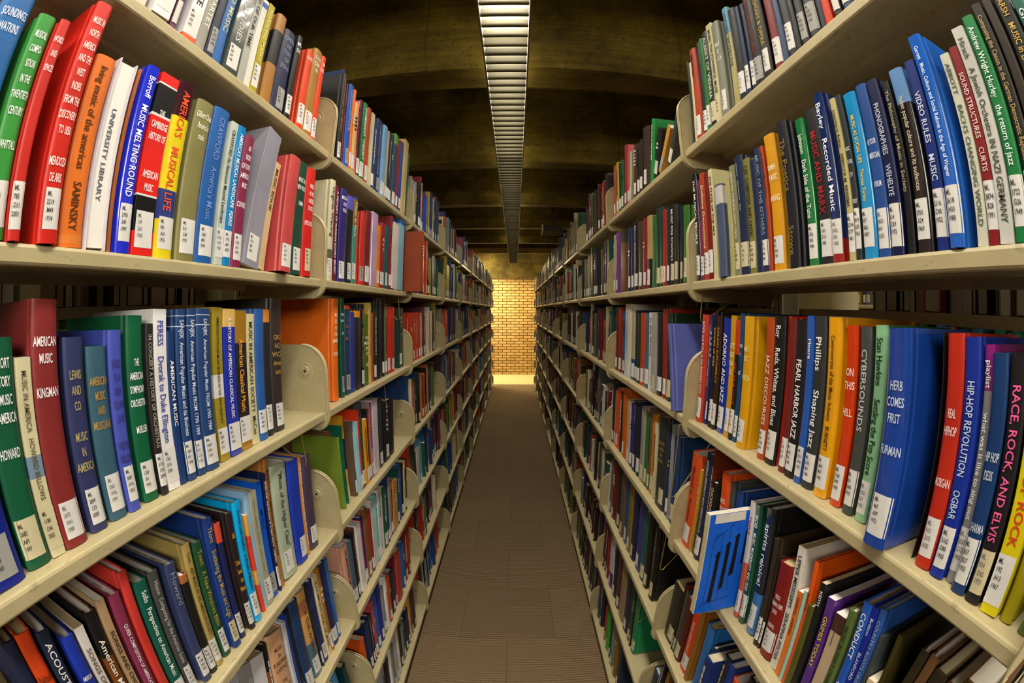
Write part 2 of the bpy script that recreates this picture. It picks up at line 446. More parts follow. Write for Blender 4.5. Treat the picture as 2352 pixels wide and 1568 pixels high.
def shelving(sd, b, xf, facing, label, group=None, zo=0.0):
    # xf: x of the front plane; facing +1: opens towards +x
    y0 = ybay(sd, b) + .004
    L = W - .008
    if sd == 'L' and b == 0: L += y0 - .024; y0 = .024
    root = empty('shelving_unit', (xf, y0, 0)); tag(root, label, 'bookshelf', group)
    for k in range(7):
        z = zsh(sd, k) + (zo if k < 6 else 0)
        s = inst('shelf', SHELF_ME, root, (0, 0, z), facing); s.scale[1] = L / (W - .008)
        inst('end_bracket', BR_N, s, (.008, .0002, 0)); inst('end_bracket', BR_F, s, (.008, W - .0082, 0))
    inst('base', BASE_ME, root, (0, 0, 0), facing).scale[1] = L / (W - .008)
    inst('upright_post', POST_ME, root, (-facing * (SD + .027), L + .002, 0), facing)
    return root
for sd in 'LR':
    sg = -1 if sd == 'L' else 1
    for b in range(0, NB):
        if b == 0: lab = 'beige steel shelving unit holding the largest nearby books, %s of aisle' % side_word[sd]
        else: lab = 'beige steel shelving unit, %s one beyond the first joint, %s of aisle' % (ORD[b], side_word[sd])
        shelving(sd, b, sg * front(sd), -sg, lab, 'shelving units along the aisle')
    # the other face of the same range, and the next range across the neighbouring aisle
    for b in range(0, 4):
        lab = 'back to back shelving unit facing the next aisle, %s side, place %s' % (side_word[sd], ORD[b + 1])
        shelving(sd, b, sg * (front(sd) + .53), sg, lab, 'shelving units facing the neighbouring aisles', ZO)
        lab = 'shelving unit across the neighbouring aisle, seen through gaps on the %s, place %s' % (side_word[sd], ORD[b + 1])
        shelving(sd, b, sg * (front(sd) + .53 + .86), -sg, lab, 'shelving units across the neighbouring aisles')

# wire book supports hanging from the shelves
def wire_support(sd, y, k, label, h=.2, out=0.0):
    sg = -1 if sd == 'L' else 1
    z = zsh(sd, k) - .018
    X = sg * (front(sd) + .02 - out)
    root = empty('wire_book_support', (X, y, z)); tag(root, label, 'book support', 'wire book supports')
    mb = MB(); s = -sg
    # two wires from the shelf's underside meeting in a rounded point below
    mb.tube([(s * -.12, 0, 0), (s * -.015, .004, -h + .012), (s * -.008, .004, -h + .002), (s * 0.0, .004, -h + .004), (s * .002, .004, -h + .014), (s * 0, -.002, 0)], .0016)
    mb.tube([(s * 0, -.002, 0), (s * -.12, 0, 0)], .0016)
    mb.build('bent_wire', M['wire'], root)

# ---------------------------------------------------------------- glyphs for the lettering
CH = "ABCDEFGHIJKLMNOPQRSTUVWXYZabcdefghijklmnopqrstuvwxyz0123456789.,-'&~|\"!/()"
GL = {}
def glyphs():
    obs = {}
    for ch in CH:
        for kind, body in (('g', ch), ('a', ch + 'I')):
            cu = bpy.data.curves.new('t', 'FONT'); cu.body = body; cu.size = 1.0; cu.resolution_u = 2; cu.fill_mode = 'FRONT' if hasattr(cu, 'fill_mode') else cu.fill_mode
            cu.offset = .012
            o = bpy.data.objects.new('t', cu); COL.objects.link(o); obs[(ch, kind)] = o
    dg = bpy.context.evaluated_depsgraph_get(); dg.update()
    res = {}
    for key, o in obs.items():
        oe = o.evaluated_get(dg); me = oe.to_mesh()
        res[key] = ([(v.co.x, v.co.y) for v in me.vertices], [tuple(p.vertices) for p in me.polygons])
        oe.to_mesh_clear()
    xi = max(x for x, y in res[('I', 'g')][0])
    for ch in CH:
        adv = max(x for x, y in res[(ch, 'a')][0]) - xi
        GL[ch] = (res[(ch, 'g')][0], res[(ch, 'g')][1], adv)
    for o in obs.values():
        cu = o.data; bpy.data.objects.remove(o); bpy.data.curves.remove(cu)
glyphs()
def text_width(s): return sum(GL[c][2] if c in GL else .3 for c in s)
def add_text(mb, s, u, v, size, sx, M2, col):
    # writes s with its lower left corner at (u, v); M2 maps flat (u, v) to a point on the surface
    x = u
    for c in s:
        if c in GL:
            vs, fs, adv = GL[c]
            mb.add([M2(x + px * size * sx, v + py * size) for px, py in vs], fs, col)
            x += adv * size * sx
        else: x += .3 * size * sx
    return x

# ---------------------------------------------------------------- books
def spine_fn(t, kind):
    bulge = 0.0 if kind in 'qf' else min(.15 * t, .0052)
    def xs(y):
        if bulge <= 0: return 0.0
        q = min(1.0, abs(2 * y / t)); return -bulge * q ** 4
    return xs, bulge

def cover_outline(t, D, kind):
    """outer and inner outlines (x, y) running from one board's fore edge round the spine to the other; and a flag per segment: 0 board, 1 spine"""
    h = t / 2
    xs, bulge = spine_fn(t, kind)
    th = .0006 if kind == 'q' else min(.0024, t * .16)
    o = []
    if kind == 'h':
        o += [(-D, -h), (-bulge - .011, -h), (-bulge - .008, -h + th * .75), (-bulge - .005, -h + th * .75), (-bulge - .0022, -h + .0003)]
        n = 14
        o += [(xs(y), y) for y in np.linspace(-h + .0003, h - .0003, n + 1)]
        o += [(-bulge - .0022, h - .0003), (-bulge - .005, h - th * .75), (-bulge - .008, h - th * .75), (-bulge - .011, h), (-D, h)]
        seg = [0, 0, 0, 1, 1] + [1] * n + [1, 1, 0, 0, 0]
    else:
        r = min(.0014, t * .2)
        o += [(-D, -h), (-r, -h), (-r * .3, -h + r * .3), (0, -h + r), (0, h - r), (-r * .3, h - r * .3), (-r, h), (-D, h)]
        seg = [0, 1, 1, 1, 1, 1, 0]
    o = [(float(a), float(b)) for a, b in o]
    inn = []
    m = len(o)
    for i, (x, y) in enumerate(o):
        a = o[max(i - 1, 0)]; b = o[min(i + 1, m - 1)]
        tx, ty = b[0] - a[0], b[1] - a[1]; L = math.hypot(tx, ty) or 1
        nx, ny = -ty / L, tx / L
        yy = y + ny * th; xx = x + nx * th
        inn.append((xx, max(-h + th * .5, min(h - th * .5, yy))))
    return o, inn, seg[:m - 1], th, xs, bulge

def cover_mb(t, H, D, kind, col, bands=(), bd=None, seed=0):
    o, inn, seg, th, xs, bulge = cover_outline(t, D, kind)
    zs = {0.0, H}
    for a, b, c in bands: zs.add(a * H); zs.add(b * H)
    if kind == 'h': zs |= {.0012, H - .0012}
    zs = sorted(zs)
    mb = MB(); n = len(o)
    base = lin(col); bcol = lin(bd) if bd else base
    def colour(z, s):
        if s == 0 and bd: return bcol
        for a, b, c in bands:
            if a * H <= z < b * H: return lin(c)
        return base
    for z0, z1 in zip(zs, zs[1:]):
        zm = (z0 + z1) / 2
        vs = [(x, y, z0) for x, y in o] + [(x, y, z1) for x, y in o]
        for flag in (0, 1):
            fs = [(i, i + 1, n + i + 1, n + i) for i in range(n - 1) if seg[i] == flag]
            if flag == 1:
                mb.add(vs, fs, colour(zm, 1), 0, kind == 'h')
            else:
                for f in fs: mb.face([vs[i] for i in f], colour(zm, 0), 0)
    vs = [(x, y, 0) for x, y in inn] + [(x, y, H) for x, y in inn]
    mb.add(vs, [(i + 1, i, n + i, n + i + 1) for i in range(n - 1)], colour(H / 2, 0), 0)
    for z, e in ((0, 0), (H, 1)):
        for i in range(n - 1):
            mb.face([(o[i][0], o[i][1], z), (o[i + 1][0], o[i + 1][1], z), (inn[i + 1][0], inn[i + 1][1], z), (inn[i][0], inn[i][1], z)], colour(abs(z - .001), seg[i]), 0)
    for i in (0, n - 1):
        mb.face([(o[i][0], o[i][1], 0), (o[i][0], o[i][1], H), (inn[i][0], inn[i][1], H), (inn[i][0], inn[i][1], 0)], base if not bd else bcol, 0)
    if kind == 'f':   # shelved with its fore edge outwards: turn it round
        mb.v = [(-D - x, y, z) for x, y, z in mb.v]
    return mb, xs, th, bulge

PAGE_COLS = ['f6f2ec', 'f2ecdc', 'e4d6b0', 'f8f5f0', 'f0e8d4', 'f6f2ec', 'cfb88c']
def pages_mb(t, H, D, kind, th, bulge, col):
    mb = MB(); gap = 0.0006 if kind == 'q' else .0032
    g2 = .0008 if kind == 'q' else .003
    c = lin(col); h = t / 2 - th - .0002
    x1 = -bulge - (.0008 if kind == 'q' else .003); x0 = -D + g2
    if kind == 'f': x0, x1 = -D + .004, -.004
    prof = [(x0, -h), (x1, -h), (x1 + (.0012 if kind == 'h' else .0003), 0), (x1, h), (x0, h)]
    if kind == 'f': prof = [(x0, -h), (x1, -h), (x1, h), (x0, h)]
    mb.prism(prof, gap, H - gap, axis='z', col=c)
    return mb

def surf_map(xs, vertical, off=.0006):
    if vertical:      # text runs down the spine: u -> -z, v -> +y
        return lambda u, v: (xs(v) + off, v, -u)
    return lambda u, v: (xs(u) + off, u, v)

def lettering_mb(title, t, H, xs, z_lo, col, seed, kind='h'):
    """title strings: 'v:' runs down the spine, 'h:' are words stacked upright ('//' new line, '///' an empty line)"""
    mode, s = title.split(':', 1)
    s = s.replace('_', ' ')
    c = lin(col); mb = MB(); rnd = random.Random(seed)
    if mode == 'v':
        st = s.lstrip(' '); lead = len(s) - len(st)
        ztop = H * (1 - .06) - lead * H * .018
        Lmax = max(ztop - z_lo - .008, .03)
        w = text_width(st)
        size = min(.5 * t / .75, .0225); sx = 1.0
        if kind == 'f': size = .012
        if w * size > Lmax: sx = max(.62, Lmax / (w * size))
        if w * size * sx > Lmax: size = Lmax / (w * sx)
        MM = surf_map(xs, True)
        add_text(mb, st, -ztop, -size * .36, size, sx, MM, c)
    else:
        lines = s.split('//')
        # each '//' starts a line; extra slashes leave gaps
        out = []
        for ln in lines:
            k = len(ln) - len(ln.lstrip('/'))
            out += [''] * k; out.append(ln.strip('/'))
        n = len(out)
        ztop = H * .95
        lh = min((ztop - z_lo - .006) / max(n, 1), .017 if n < 14 else .0155 if n < 17 else .012)
        wmax = max([text_width(l) for l in out if l] or [1])
        size = lh * .82
        sx = min(1.0, .86 * t / (wmax * size))
        if sx < .4: sx = .4; size = min(size, .9 * t / (wmax * sx))
        MM = surf_map(xs, False)
        z = ztop
        for l in out:
            z -= lh
            if l:
                wl = text_width(l) * size * sx
                add_text(mb, l, -wl / 2, z, size, sx, MM, c)
    return mb

def sticker_mb(t, xs, kind, w_full, seed, tiny=False):
    rnd = random.Random(seed)
    c = lin({'w': 'e8e6e2', 'c': 'd8cda6', 'g': 'a8a8a4'}[kind])
    z0 = .009 + rnd.random() * .005; z1 = z0 + .041 + rnd.random() * .008
    w = min(t * (.98 if w_full else .8), .034); sh = 0 if w_full else (t * .5 - w / 2) * rnd.choice((-.6, .2, .9)) * .7
    mb = MB(); ys = np.linspace(-w / 2, w / 2, 7) + sh
    ys = [float(max(-t / 2, min(t / 2, y))) for y in ys]
    vs = [(xs(y) + .00025, y, z) for z in (z0, z1) for y in ys]
    mb.add(vs, [(i, i + 1, 8 + i, 7 + i) for i in range(6)], c, 0, True)
    # typed call number
    lines = ['ML', str(rnd.randint(120, 3900)), '.' + rnd.choice('ABCDGHKMSW') + str(rnd.randint(2, 99)), str(rnd.randint(1948, 2009))]
    MM = surf_map(xs, False, .0007); size = .0068
    wl = text_width('0000') * size * .8
    sx = .8 * min(1.0, w * .85 / wl)
    ink = lin('4c4a48' if rnd.random() < .7 else '8a8884')
    for i, l in enumerate(lines):
        add_text(mb, l, float(ys[0]) + w * .1, z1 - .0085 - i * .0082, size, sx, MM, ink)
    return mb, z1

CNAMES = [('white', 'ece9e4'), ('cream', 'd8cfa8'), ('tan', 'b89860'), ('grey', '8c8c88'), ('dark grey', '48484a'), ('black', '1c1c1e'), ('navy blue', '1f2c58'),
          ('blue', '2452b0'), ('bright blue', '1848d0'), ('light blue', '78aedc'), ('sky blue', '1090d8'), ('teal', '0c6458'), ('dark green', '1c4a30'), ('green', '2c8440'), ('lime green', '6c9c38'),
          ('olive', '847c3c'), ('yellow', 'e8d024'), ('amber', 'e8a41c'), ('orange', 'ee7420'), ('red orange', 'e04818'), ('red', 'cc2420'), ('dark red', '8c2024'), ('maroon', '601c30'),
          ('brown', '5c3c24'), ('rust brown', 'a04a24'), ('ochre', 'a87828'), ('pink', 'd86070'), ('mauve', '883050'), ('purple', '44307c'), ('lilac', 'c8a8d0'), ('steel blue', '44687c'), ('pale green', 'b0c0a4'), ('peach', 'dca484'), ('periwinkle', '4c5cb8')]
def cname(h):
    c = [int(h[i:i + 2], 16) for i in (0, 2, 4)]
    best = min(CNAMES, key=lambda q: sum((a - int(q[1][i * 2:i * 2 + 2], 16)) ** 2 * w for i, (a, w) in enumerate(zip(c, (3, 4, 2)))))
    return best[0]
NAMES = set('''howard bellows kingman mueller peress dvorak duke ellington sanjek mccue gronowicz gro no wicz borroff crawford ferris converse hamm hitchcock
whittall watkins mendoza de aris saminsky gilbert chase virginia waring wilfrid mellers lewis and co baltzell sollo hisson thorn town zak dorothy lamb campbell
citron manning johnson stowe marx bayley rebecca m. rinsema thomas turino weheliye garratt wagner abbott bach's curtis hirsch andrew wright hurley marsh adorno roy
moore phillips burnett stan hawkins herb furman morgan ogbar sharma elvis becke verdi werfel serafina pfister rickketer ricketter keith grimes britton blanford ives charles f. french
mahler albert shakespeare cage stravinsky clark oxford le les sing ml sony zurich bible dunil ger man tal du nil grund lagen der capp cap his tory sition compo cert con sic amer icas pub lic mu etc ar mo ny cambridge muse's'''.split())
def title_words(title):
    if title == '-' : return ''
    s = title.split(':', 1)[1].replace('_', ' ').replace('/', ' ')
    small = {'a', 'an', 'of', 'the', 'to', 'in', 'and', 'on', 'for', 'is', 'as', 'at', 'by', 'our'}
    out = []
    for w in s.split():
        l = w.lower().strip(',."!?')
        good = re.match(r"^[A-Za-z'][A-Za-z'\-]*[,.!]?$", w) and l not in NAMES and not w.endswith('-')
        if l in small:
            if out: out.append(w)
        elif good and len(l) > 2: out.append(w.strip(',!'))
        elif out: break
        if len(out) >= 5: break
    while out and out[-1].lower() in small: out.pop()
    return ' '.join(out).upper()

DATA = """L A 0 47 64.1 210 -3.7 0 e8e4e0 - h w 0 0 - -
L A 0 65 86.1 214 -3.7 0 e8e4e0 - h w 0 0 - -
L A 0 87 108.1 247 -3.7 0 e8e4e0 - h w 0 0 - -
L A 0 109 134.1 201 -3.7 0 5c7038 - h w 0 0 - -
L A 0 135 156.1 213 -3.7 0 a4902c - h c 0 0 - -
L A 0 157 192.1 229 -3.7 0 4c2c20 - h c 0 0 - -
L A 0 193 210.1 215 -3.7 0 7c2428 - h w 0 0 - -
L A 0 211 249.3 216 -3.7 0 8a8a84 - h w 0 0 - -
L A 0 252 272.4 239 -3.7 0 c9c2a8 - h n 0 0 - -
L A 0 273 295.3 242 -3.7 0 d8d0c0 333333 q n 0 0 - v:ML_455
L A 0 305 347.2 244 -3.7 8 e8e4ea b04050 q w 0 1 - v:PIANO_MUSIC
L A 0 358 373.2 248 -3.7 0 6a2f4c eeeeee h w 0 0 - -
L A 0 389 424.9 242 -3.7 0 efedf2 202020 q w 0 1 0-0.04:e0602a v:12_TONE_DANCE
L A 0 426 454.4 248 -3.7 0 a09c90 e8e4d8 h n 0 1 - v:THE_STRING_QUARTET
L A 0 455 479.2 221 -3.7 0 141c38 - h g 0 1 - -
L A 0 480 508.6 234 -3.6 0 1c66b4 d0c890 h n 0 1 - v:KEYBOARD_MUSIC
L A 0 510 557.9 248 -3.4 0 48504c d0d0d0 q w 1 1 - v:SONATA_STUDIES
L A 0 559 582.9 239 -3.2 0 b0b0a8 303030 q n 0 1 - v:SONGS_OF_OUR_TIME
L A 0 584 604.9 199 -3.1 0 e4e2da - q n 0 1 0.9-0.96:2050b8 -
L A 0 606 629.0 202 -3.0 0 b4a41c e8e090 q w 0 1 - v:REVEALING_MASKS
L A 0 652 692.1 209 -2.8 0 b07a34 302010 h n 0 1 0.42-0.8:14141a -
L A 0 694 746.2 195 -2.6 0 22284e 9098b0 h g 0 1 - h:OPERA//HIS//TORY//OF//SONG
L A 0 748 772.7 208 -2.4 0 1a1c24 e8e8e8 h w 0 1 - h:MU//SIC
L A 0 806 839.3 205 -2.1 0 ee4a1c f8e8d8 h w 0 1 - h:CAGE
L A 0 842 887.4 230 -1.9 0 b27c30 f8f0e0 h w 0 1 - h:CON//CERT//IN
L A 0 888 913.2 233 -1.7 0 ee4418 f8e8e0 h w 0 1 - h:NEW//DANCE
L A 1 1056 1079.2 263 -5.1 0 2c2c30 8c8468 h w 0 1 - v:DICTIONARY_OF_MUSIC
L A 1 1080 1088.1 240 -5.0 0 7c3220 - h n 0 0 - -
L A 1 1089 1101.7 296 -4.8 -20 1c2f62 c8c8c8 h w 0 0 - v:OPERA_OVERTURES
L A 1 1103 1136.6 252 -4.6 0 1f55b8 90a8d8 h g 0 1 - v:GESCHICHTE
L A 1 1137 1157.5 251 -4.2 0 f07020 ffffff h w 0 0 - -
L A 1 1158 1185.1 220 -3.9 0 cdb96a 50401c h w 0 0 - v:TONALITY
L A 1 1186 1201.7 237 -3.7 0 e87080 - h n 0 0 - -
L A 1 1203 1236.0 249 -3.4 0 4a1824 e0c030 h w 0 1 - -
L A 1 1237 1273.9 256 -3.0 0 0c7a3a f0f0f0 h w 0 1 - v:DOMINANT_THEORY
L A 1 1276 1313.3 257 -2.5 0 b04820 301008 h w 0 1 - -
L A 1 1314 1343.3 255 -2.1 0 ddd6b0 - q n 0 0 - -
L A 1 1344 1378.6 248 -1.8 0 28386c - h w 0 0 - -
L A 1 1381 1446.4 265 -1.2 0 26345e 8090c0 h g 0 1 - v:SYMPHONIC_FORM
L A 1 1449 1498.3 269 -0.5 0 78aade - h w 0 1 - -
L A 1 1500 1525.5 266 -0.0 0 a09c88 - h w 0 0 - -
L A 1 1527 1557.8 267 0.3 0 22222a c0b890 h w 0 0 - -
L A 1 1559 1593.6 276 0.7 0 2a3658 - h w 0 0 - -
L A 1 1599 1652.5 296 1.3 0 5f9f48 - h w 0 1 0-0.85:2b4a62 -
L A 1 1654 1686.4 290 1.8 0 8c2028 - h w 0 0 - -
L A 1 1688 1735.2 297 2.3 0 1f4a9a c0d0f0 h w 0 0 - v:SCORES
L A 1 1739 1814.2 328 3.0 0 cdb078 - h c 0 1 - -
L A 1 1816 1844.5 292 3.6 0 2f5a3c - h n 0 0 - -
L B 0 49 84.1 209 -4.1 0 3c3430 - h w 0 1 - -
L B 0 87 135.1 240 -4.1 0 1868b0 e8f0ff h w 0 1 - h:SOUNDINGS//WATKINS
L B 0 146 176.5 232 -3.5 0 3a9a3c f4f4f4 h w 0 1 - h:MUSICAL//COMPO-//SITION//IN_THE//TWENTIETH//CENTURY///WHITTALL
L B 0 177 195.1 232 -3.1 8 d42c24 f8e8e8 h w 0 1 - h:WORDS//AND//SPACES
L B 0 219 250.0 277 -2.5 10 d82418 f8e8e0 h w 0 1 - h:MUSIC_IN//NORTH//AMERICA//AND_THE//WEST//INDIES//FROM_THE//DISCOVERY//TO_1850///MENDOZA//DE_ARIS
L B 0 257 295.3 224 -2.1 0 ef7a24 5a3010 h n 0 1 0.02-0.06:f08a38 v:living_music_of_the_americas____SAMINSKY
L B 0 298 333.7 234 -1.7 0 e6e2ee 606070 f n 0 1 - v:____________UNIVERSITY_LIBRARY
L B 0 340 347.7 237 -1.3 -8 b86830 - h n 0 1 - -
L B 0 349 377.0 245 -1.2 0 2030d8 f0f0ff h w 1 1 - v:Borroff___MUSIC_MELTING_ROUND
L B 0 378 419.6 246 -0.7 0 e8241c f4f4f4 q w 0 1 0.74-0.755:e8e8e8;0.755-0.93:18181c;0.93-0.94:e8e8e8;0.12-0.3:141418;0.3-0.31:e8e8e8 h:///THE//CAMBRIDGE//HISTORY_OF//////AMERICAN//MUSIC
L B 0 420 466.1 254 -0.3 0 f2dc20 e85020 h w 1 1 0.78-1:3c1420;0.2-0.36:2c3f88 v:AMERICA'S___MUSICAL_LIFE
L B 0 470 515.7 242 0.3 0 8a8450 f0ecd8 h w 0 1 - h:Gilbert_Chase//America's//music
L B 0 517 563.9 248 0.8 0 1f62b0 7090d8 h w 0 1 - v:CRAWFORD___America's_Music
L B 0 565 586.3 238 1.2 0 c4cec4 404840 q w 0 1 - v:CRAWFORD_An_American_Musical_Landscape
L B 0 587 613.1 239 1.5 0 1486cc e8f8ff h w 1 1 - v:AMERICA'S_MUSICAL_LANDSCAPE__FERRIS
L B 0 614 644.8 231 1.8 0 8c2c50 f4e8f0 h w 0 1 - h:AN//INDEX//OF_GOSPEL//AMERICAN//MUSIC///CONVERSE
L B 0 647 700.8 269 10.3 0 9a98a8 e8e8f0 q w 1 1 - -
L B 0 701 724.0 215 10.2 0 d8b888 604020 q n 0 1 - v:MUSIC_BOOK
L B 0 757 803.7 236 3.4 18 cc4c4c 803838 h w 0 1 - -
L B 0 823 871.2 244 1.3 8 1f4a38 f0f0f0 h w 0 1 - h://MUSIC_IN_A//NEW_WORLD///HAMM
L B 0 877 923.5 243 0.0 8 dc2420 f8f0f0 h c 0 1 - h://MUSIC//IN_THE//UNITED//STATES///HITCHCOCK
L B 1 1030 1061.9 256 -0.5 0 ddd6b4 404038 h w 0 1 0.15-0.3:5a6a44 v:Virginia_Waring
L B 1 1063 1087.3 249 -0.2 0 6a1c30 f0e8f0 h n 0 1 - v:A_HISTORY_OF_RUSSIAN_SOVIET_MUSIC
L B 1 1088 1104.6 250 -0.1 -30 d8301c f0e0d0 h n 0 0 - v:HISTORY
L B 1 1105 1153.0 252 0.2 0 35287a f0f0ff h w 0 1 - h:MUSIC_AND//SOVIET//WORLD
L B 1 1154 1203.7 244 0.6 0 202024 c0c0c0 h w 0 1 0.84-1:6058c0 -
L B 1 1205 1233.2 252 0.9 0 3a907c e8f0e8 q w 0 1 0.66-0.97:8c6a28;0.97-1:204a90 v:Music_in_Paris
L B 1 1275 1312.7 223 1.5 0 d03024 - h g 0 1 - -
L B 1 1314 1365.7 234 1.9 0 7c2428 - h w 0 1 - -
L B 1 1368 1425.2 241 2.3 0 ceb0d4 - q n 1 1 - -
L B 1 1427 1471.6 208 2.8 0 ee8028 - h w 0 1 - -
L B 1 1473 1526.7 224 2.3 0 9c2c34 e8e0e0 h w 0 1 - h:////MU//SIC//IN
L B 1 1529 1579.3 224 3.6 0 106060 - h w 0 1 - -
L B 1 1581 1615.8 272 4.0 0 7a2630 - h w 0 0 - -
L B 1 1617 1689.8 253 4.4 4 dcd4cc - q n 0 1 - -
L B 1 1715 1789.4 283 3.3 0 7fb8cc 406080 q n 0 1 0.94-1:2058a8 -
L B 1 1792 1819.3 266 2.7 0 28201c - h n 0 0 - -
L B 1 1830 1883.6 251 0.2 70 a44424 - h n 0 0 - -
L C 0 31 57.1 218 0.0 0 1c6480 - h w 0 0 - -
L C 0 60 141.2 236 2.4 6 0c2498 c8d0e8 h g 0 1 - -
L C 0 148 190.7 227 2.3 0 0e5c3c f4f4f4 h c 0 1 - h:A_SHORT//HISTORY//OF_MUSIC//IN_AMERICA///HOWARD
L C 0 192 215.4 206 2.3 0 d8cfa8 60583c q c 0 1 0.42-0.53:7890a8 v:MUSIC_IN_AMERICA___HOWARD_BELLOWS
L C 0 216 257.6 261 2.3 6 8c2e2e f4f0f0 h w 0 1 - h://AMERICAN//MUSIC////KINGMAN
L C 0 267 301.0 220 2.3 0 343a68 b0a468 h w 0 1 - h://LEWIS//AND//CO///MUSIC//IN//AMERICA
L C 0 307 343.6 207 2.3 0 3c6478 b08a3c h w 0 1 - h://AMERICAN//MUSIC//AND//MUSICIANS
L C 0 344 369.1 224 2.3 0 4a58c0 403880 h w 0 1 - h://MUSIC//IN_A//NEW//FOUND//LAND///WILFRID//MELLERS
L C 0 380 413.7 240 2.2 0 0c6440 f4f4f4 h w 0 1 - h:////THE//AMERICAN//SYMPHONY//ORCHESTRA///MUELLER
L C 0 415 431.0 229 2.2 0 2a2828 a8a090 h w 0 1 - v:IN_CONCERT_A_HISTORY_OF_ORCHESTRAS
L C 0 432 460.0 247 2.2 0 f0eef0 3848a0 q w 0 1 - v:PERESS____Dvorak_to_Duke_Ellington
L C 0 461 478.5 217 2.2 0 1c3c78 f0f0f0 h n 0 1 - v:_______AMERICAN_MUSIC
L C 0 479 501.4 246 2.2 6 24467e d0dcf0 h w 0 1 0.9-0.905:c8d4e8;0.96-0.965:c8d4e8 v:SANJEK__American_Popular_Music_and_its_Business
L C 0 505 526.4 246 2.2 4 24467e d0dcf0 h w 0 1 0.9-0.905:c8d4e8;0.96-0.965:c8d4e8 v:SANJEK__American_Popular_Music_FROM_1790_1909
L C 0 527 564.6 246 2.2 6 24467e d0dcf0 h w 0 1 0.9-0.905:c8d4e8;0.96-0.965:c8d4e8 v:SANJEK__American_Popular_Music_FROM_1900_1984
L C 0 575 603.4 248 2.2 0 a4902c 201c10 q w 0 1 0.42-0.57:e4e0dc v:AMERICAN_POPULAR_MUSIC_BUSINESS_IN_THE_20TH_CENTURY
L C 0 605 640.4 245 2.2 0 1c34b4 f0f0f0 q w 1 1 0.88-1:e8c070 v:A_HISTORY_OF_AMERICAN_CLASSICAL_MUSIC
L C 0 642 678.5 242 2.1 0 242228 f0a838 q w 1 1 0.77-1:a87a20;0-0.06:a87a20 v:________American_Classical_Music
L C 0 681 707.8 236 2.1 0 dcd2a4 404030 q n 0 1 - v:MUSIC_IN_AMERICAN_SOCIETY__McCue
L C 0 710 742.7 244 2.1 0 2c62b0 203050 h w 0 1 - -
L C 0 744 769.6 243 2.1 0 26282e - h w 0 1 0.9-1:e08c30 -
L C 0 775 819.1 264 2.1 0 38302e b08a48 h w 0 1 - h://////GRO//NO//WICZ//Amer//ican
L C 1 1094 1133.2 269 2.7 0 f4741c f8e8d8 h n 0 1 - h://MU//SIC//IN//THE//AMER///ICAS
L C 1 1134 1152.7 230 2.7 -50 202c70 8898d0 h n 0 1 - -
L C 1 1154 1176.8 271 2.7 0 0c4c34 f0f0f0 h g 0 1 - h://THE_WHITE//NATION_OF///REEDS
L C 1 1191 1231.2 251 2.7 0 1c3c60 806050 h g 0 1 0.96-1:f05828 h://THE//BOOK//OF//MUSIC
L C 1 1233 1265.4 232 2.7 0 28388c - h n 0 1 - -
L C 1 1267 1316.0 240 2.7 0 26262e - h n 0 1 0.9-0.98:f0941c -
L C 1 1318 1353.5 256 2.6 0 1a1a1c c87830 h w 0 1 - v:ZURICH___The_Musical_Companion
L C 1 1355 1399.5 224 2.6 0 4a7024 f4f4f4 h n 0 1 - h://////OUR//MUSIC//ETC//OF////LIFE
L C 1 1401 1416.2 262 2.6 0 d8b860 - q n 0 0 - -
L C 1 1418 1454.4 229 2.6 0 d44424 - h n 0 1 - -
L C 1 1455 1486.9 245 2.6 0 1f3a24 f0f0f0 h w 0 0 - v:LATIN_FOR_MUSIC_GUIDANCE
L C 1 1491 1549.0 279 2.6 0 1c1c26 - h n 0 1 - -
L C 1 1551 1587.4 280 2.5 0 18181c d8d8d8 h w 0 0 - v:MUSIC_OF_THE_AMERICAN_WORLD
L C 1 1589 1615.8 250 2.5 0 6a6c50 e8e8e0 h w 0 0 - -
L C 1 1618 1665.1 249 2.5 0 cc2c1c - h w 0 1 - -
L C 1 1667 1725.5 249 2.5 0 d42c1c - h w 0 1 - -
L C 1 1789 1884.7 246 0.0 0 1f4038 e8e8e8 h w 0 1 - h://MU//SIC//IN///US
L D 0 34 51.2 264 6.1 0 1c2444 c8a040 h w 0 0 - v:_____Songs
L D 0 54 83.2 262 6.1 0 e04818 803010 h w 0 1 - h:////Baltzell
L D 0 87 110.5 252 6.1 0 1c2840 e0e0e0 h w 0 1 - v:ACOUSTIC
L D 0 122 144.9 228 6.1 0 1c38b0 e8e8f0 h w 0 1 - h:////AMERICAN//COMPOSERS//ON//AMERICAN//MUSIC
L D 0 150 168.6 226 6.1 0 dcd6d4 705040 q w 0 1 - v:____SONGS_OF_THE_CITY
L D 0 175 197.7 234 6.1 0 141418 f0e8d8 h w 0 1 0.0-0.72:7a4418 v:______American_Masters
L D 0 202 219.1 240 6.1 0 b0906c 302018 q w 0 1 - v:_______SONGS_AND_CHORUS
L D 0 227 250.2 234 6.1 0 883050 f0e0e8 h w 0 1 - v:_______QUEER_COMPOSITION_OF_AMERICA'S_SOUND
L D 0 255 274.4 254 6.1 0 d43c34 601818 h w 0 1 - -
L D 0 280 310.8 224 6.1 0 0a5c4c e8f0e8 h w 0 1 - v:Sollo___Perspectives_on_American_Music
L D 0 314 338.3 224 6.1 0 484848 b0b0b0 h w 0 1 - v:Hisson__Composing_for_the_American_Scene
L D 0 353 378.7 218 6.1 0 38426c 808898 h w 0 1 - v:Howard_
L D 0 380 400.7 188 6.1 0 1a1818 b06030 h w 0 1 0.93-1:b87040 -
L D 0 402 423.7 228 6.1 0 b49c58 504020 h w 0 1 - v:Town____ART_MUSIC_IN_THE_AMERICAN_SOCIETY
L D 0 429 454.8 218 6.1 0 1f5034 a09040 h w 0 1 - v:Town___A_New_Windows_Bible
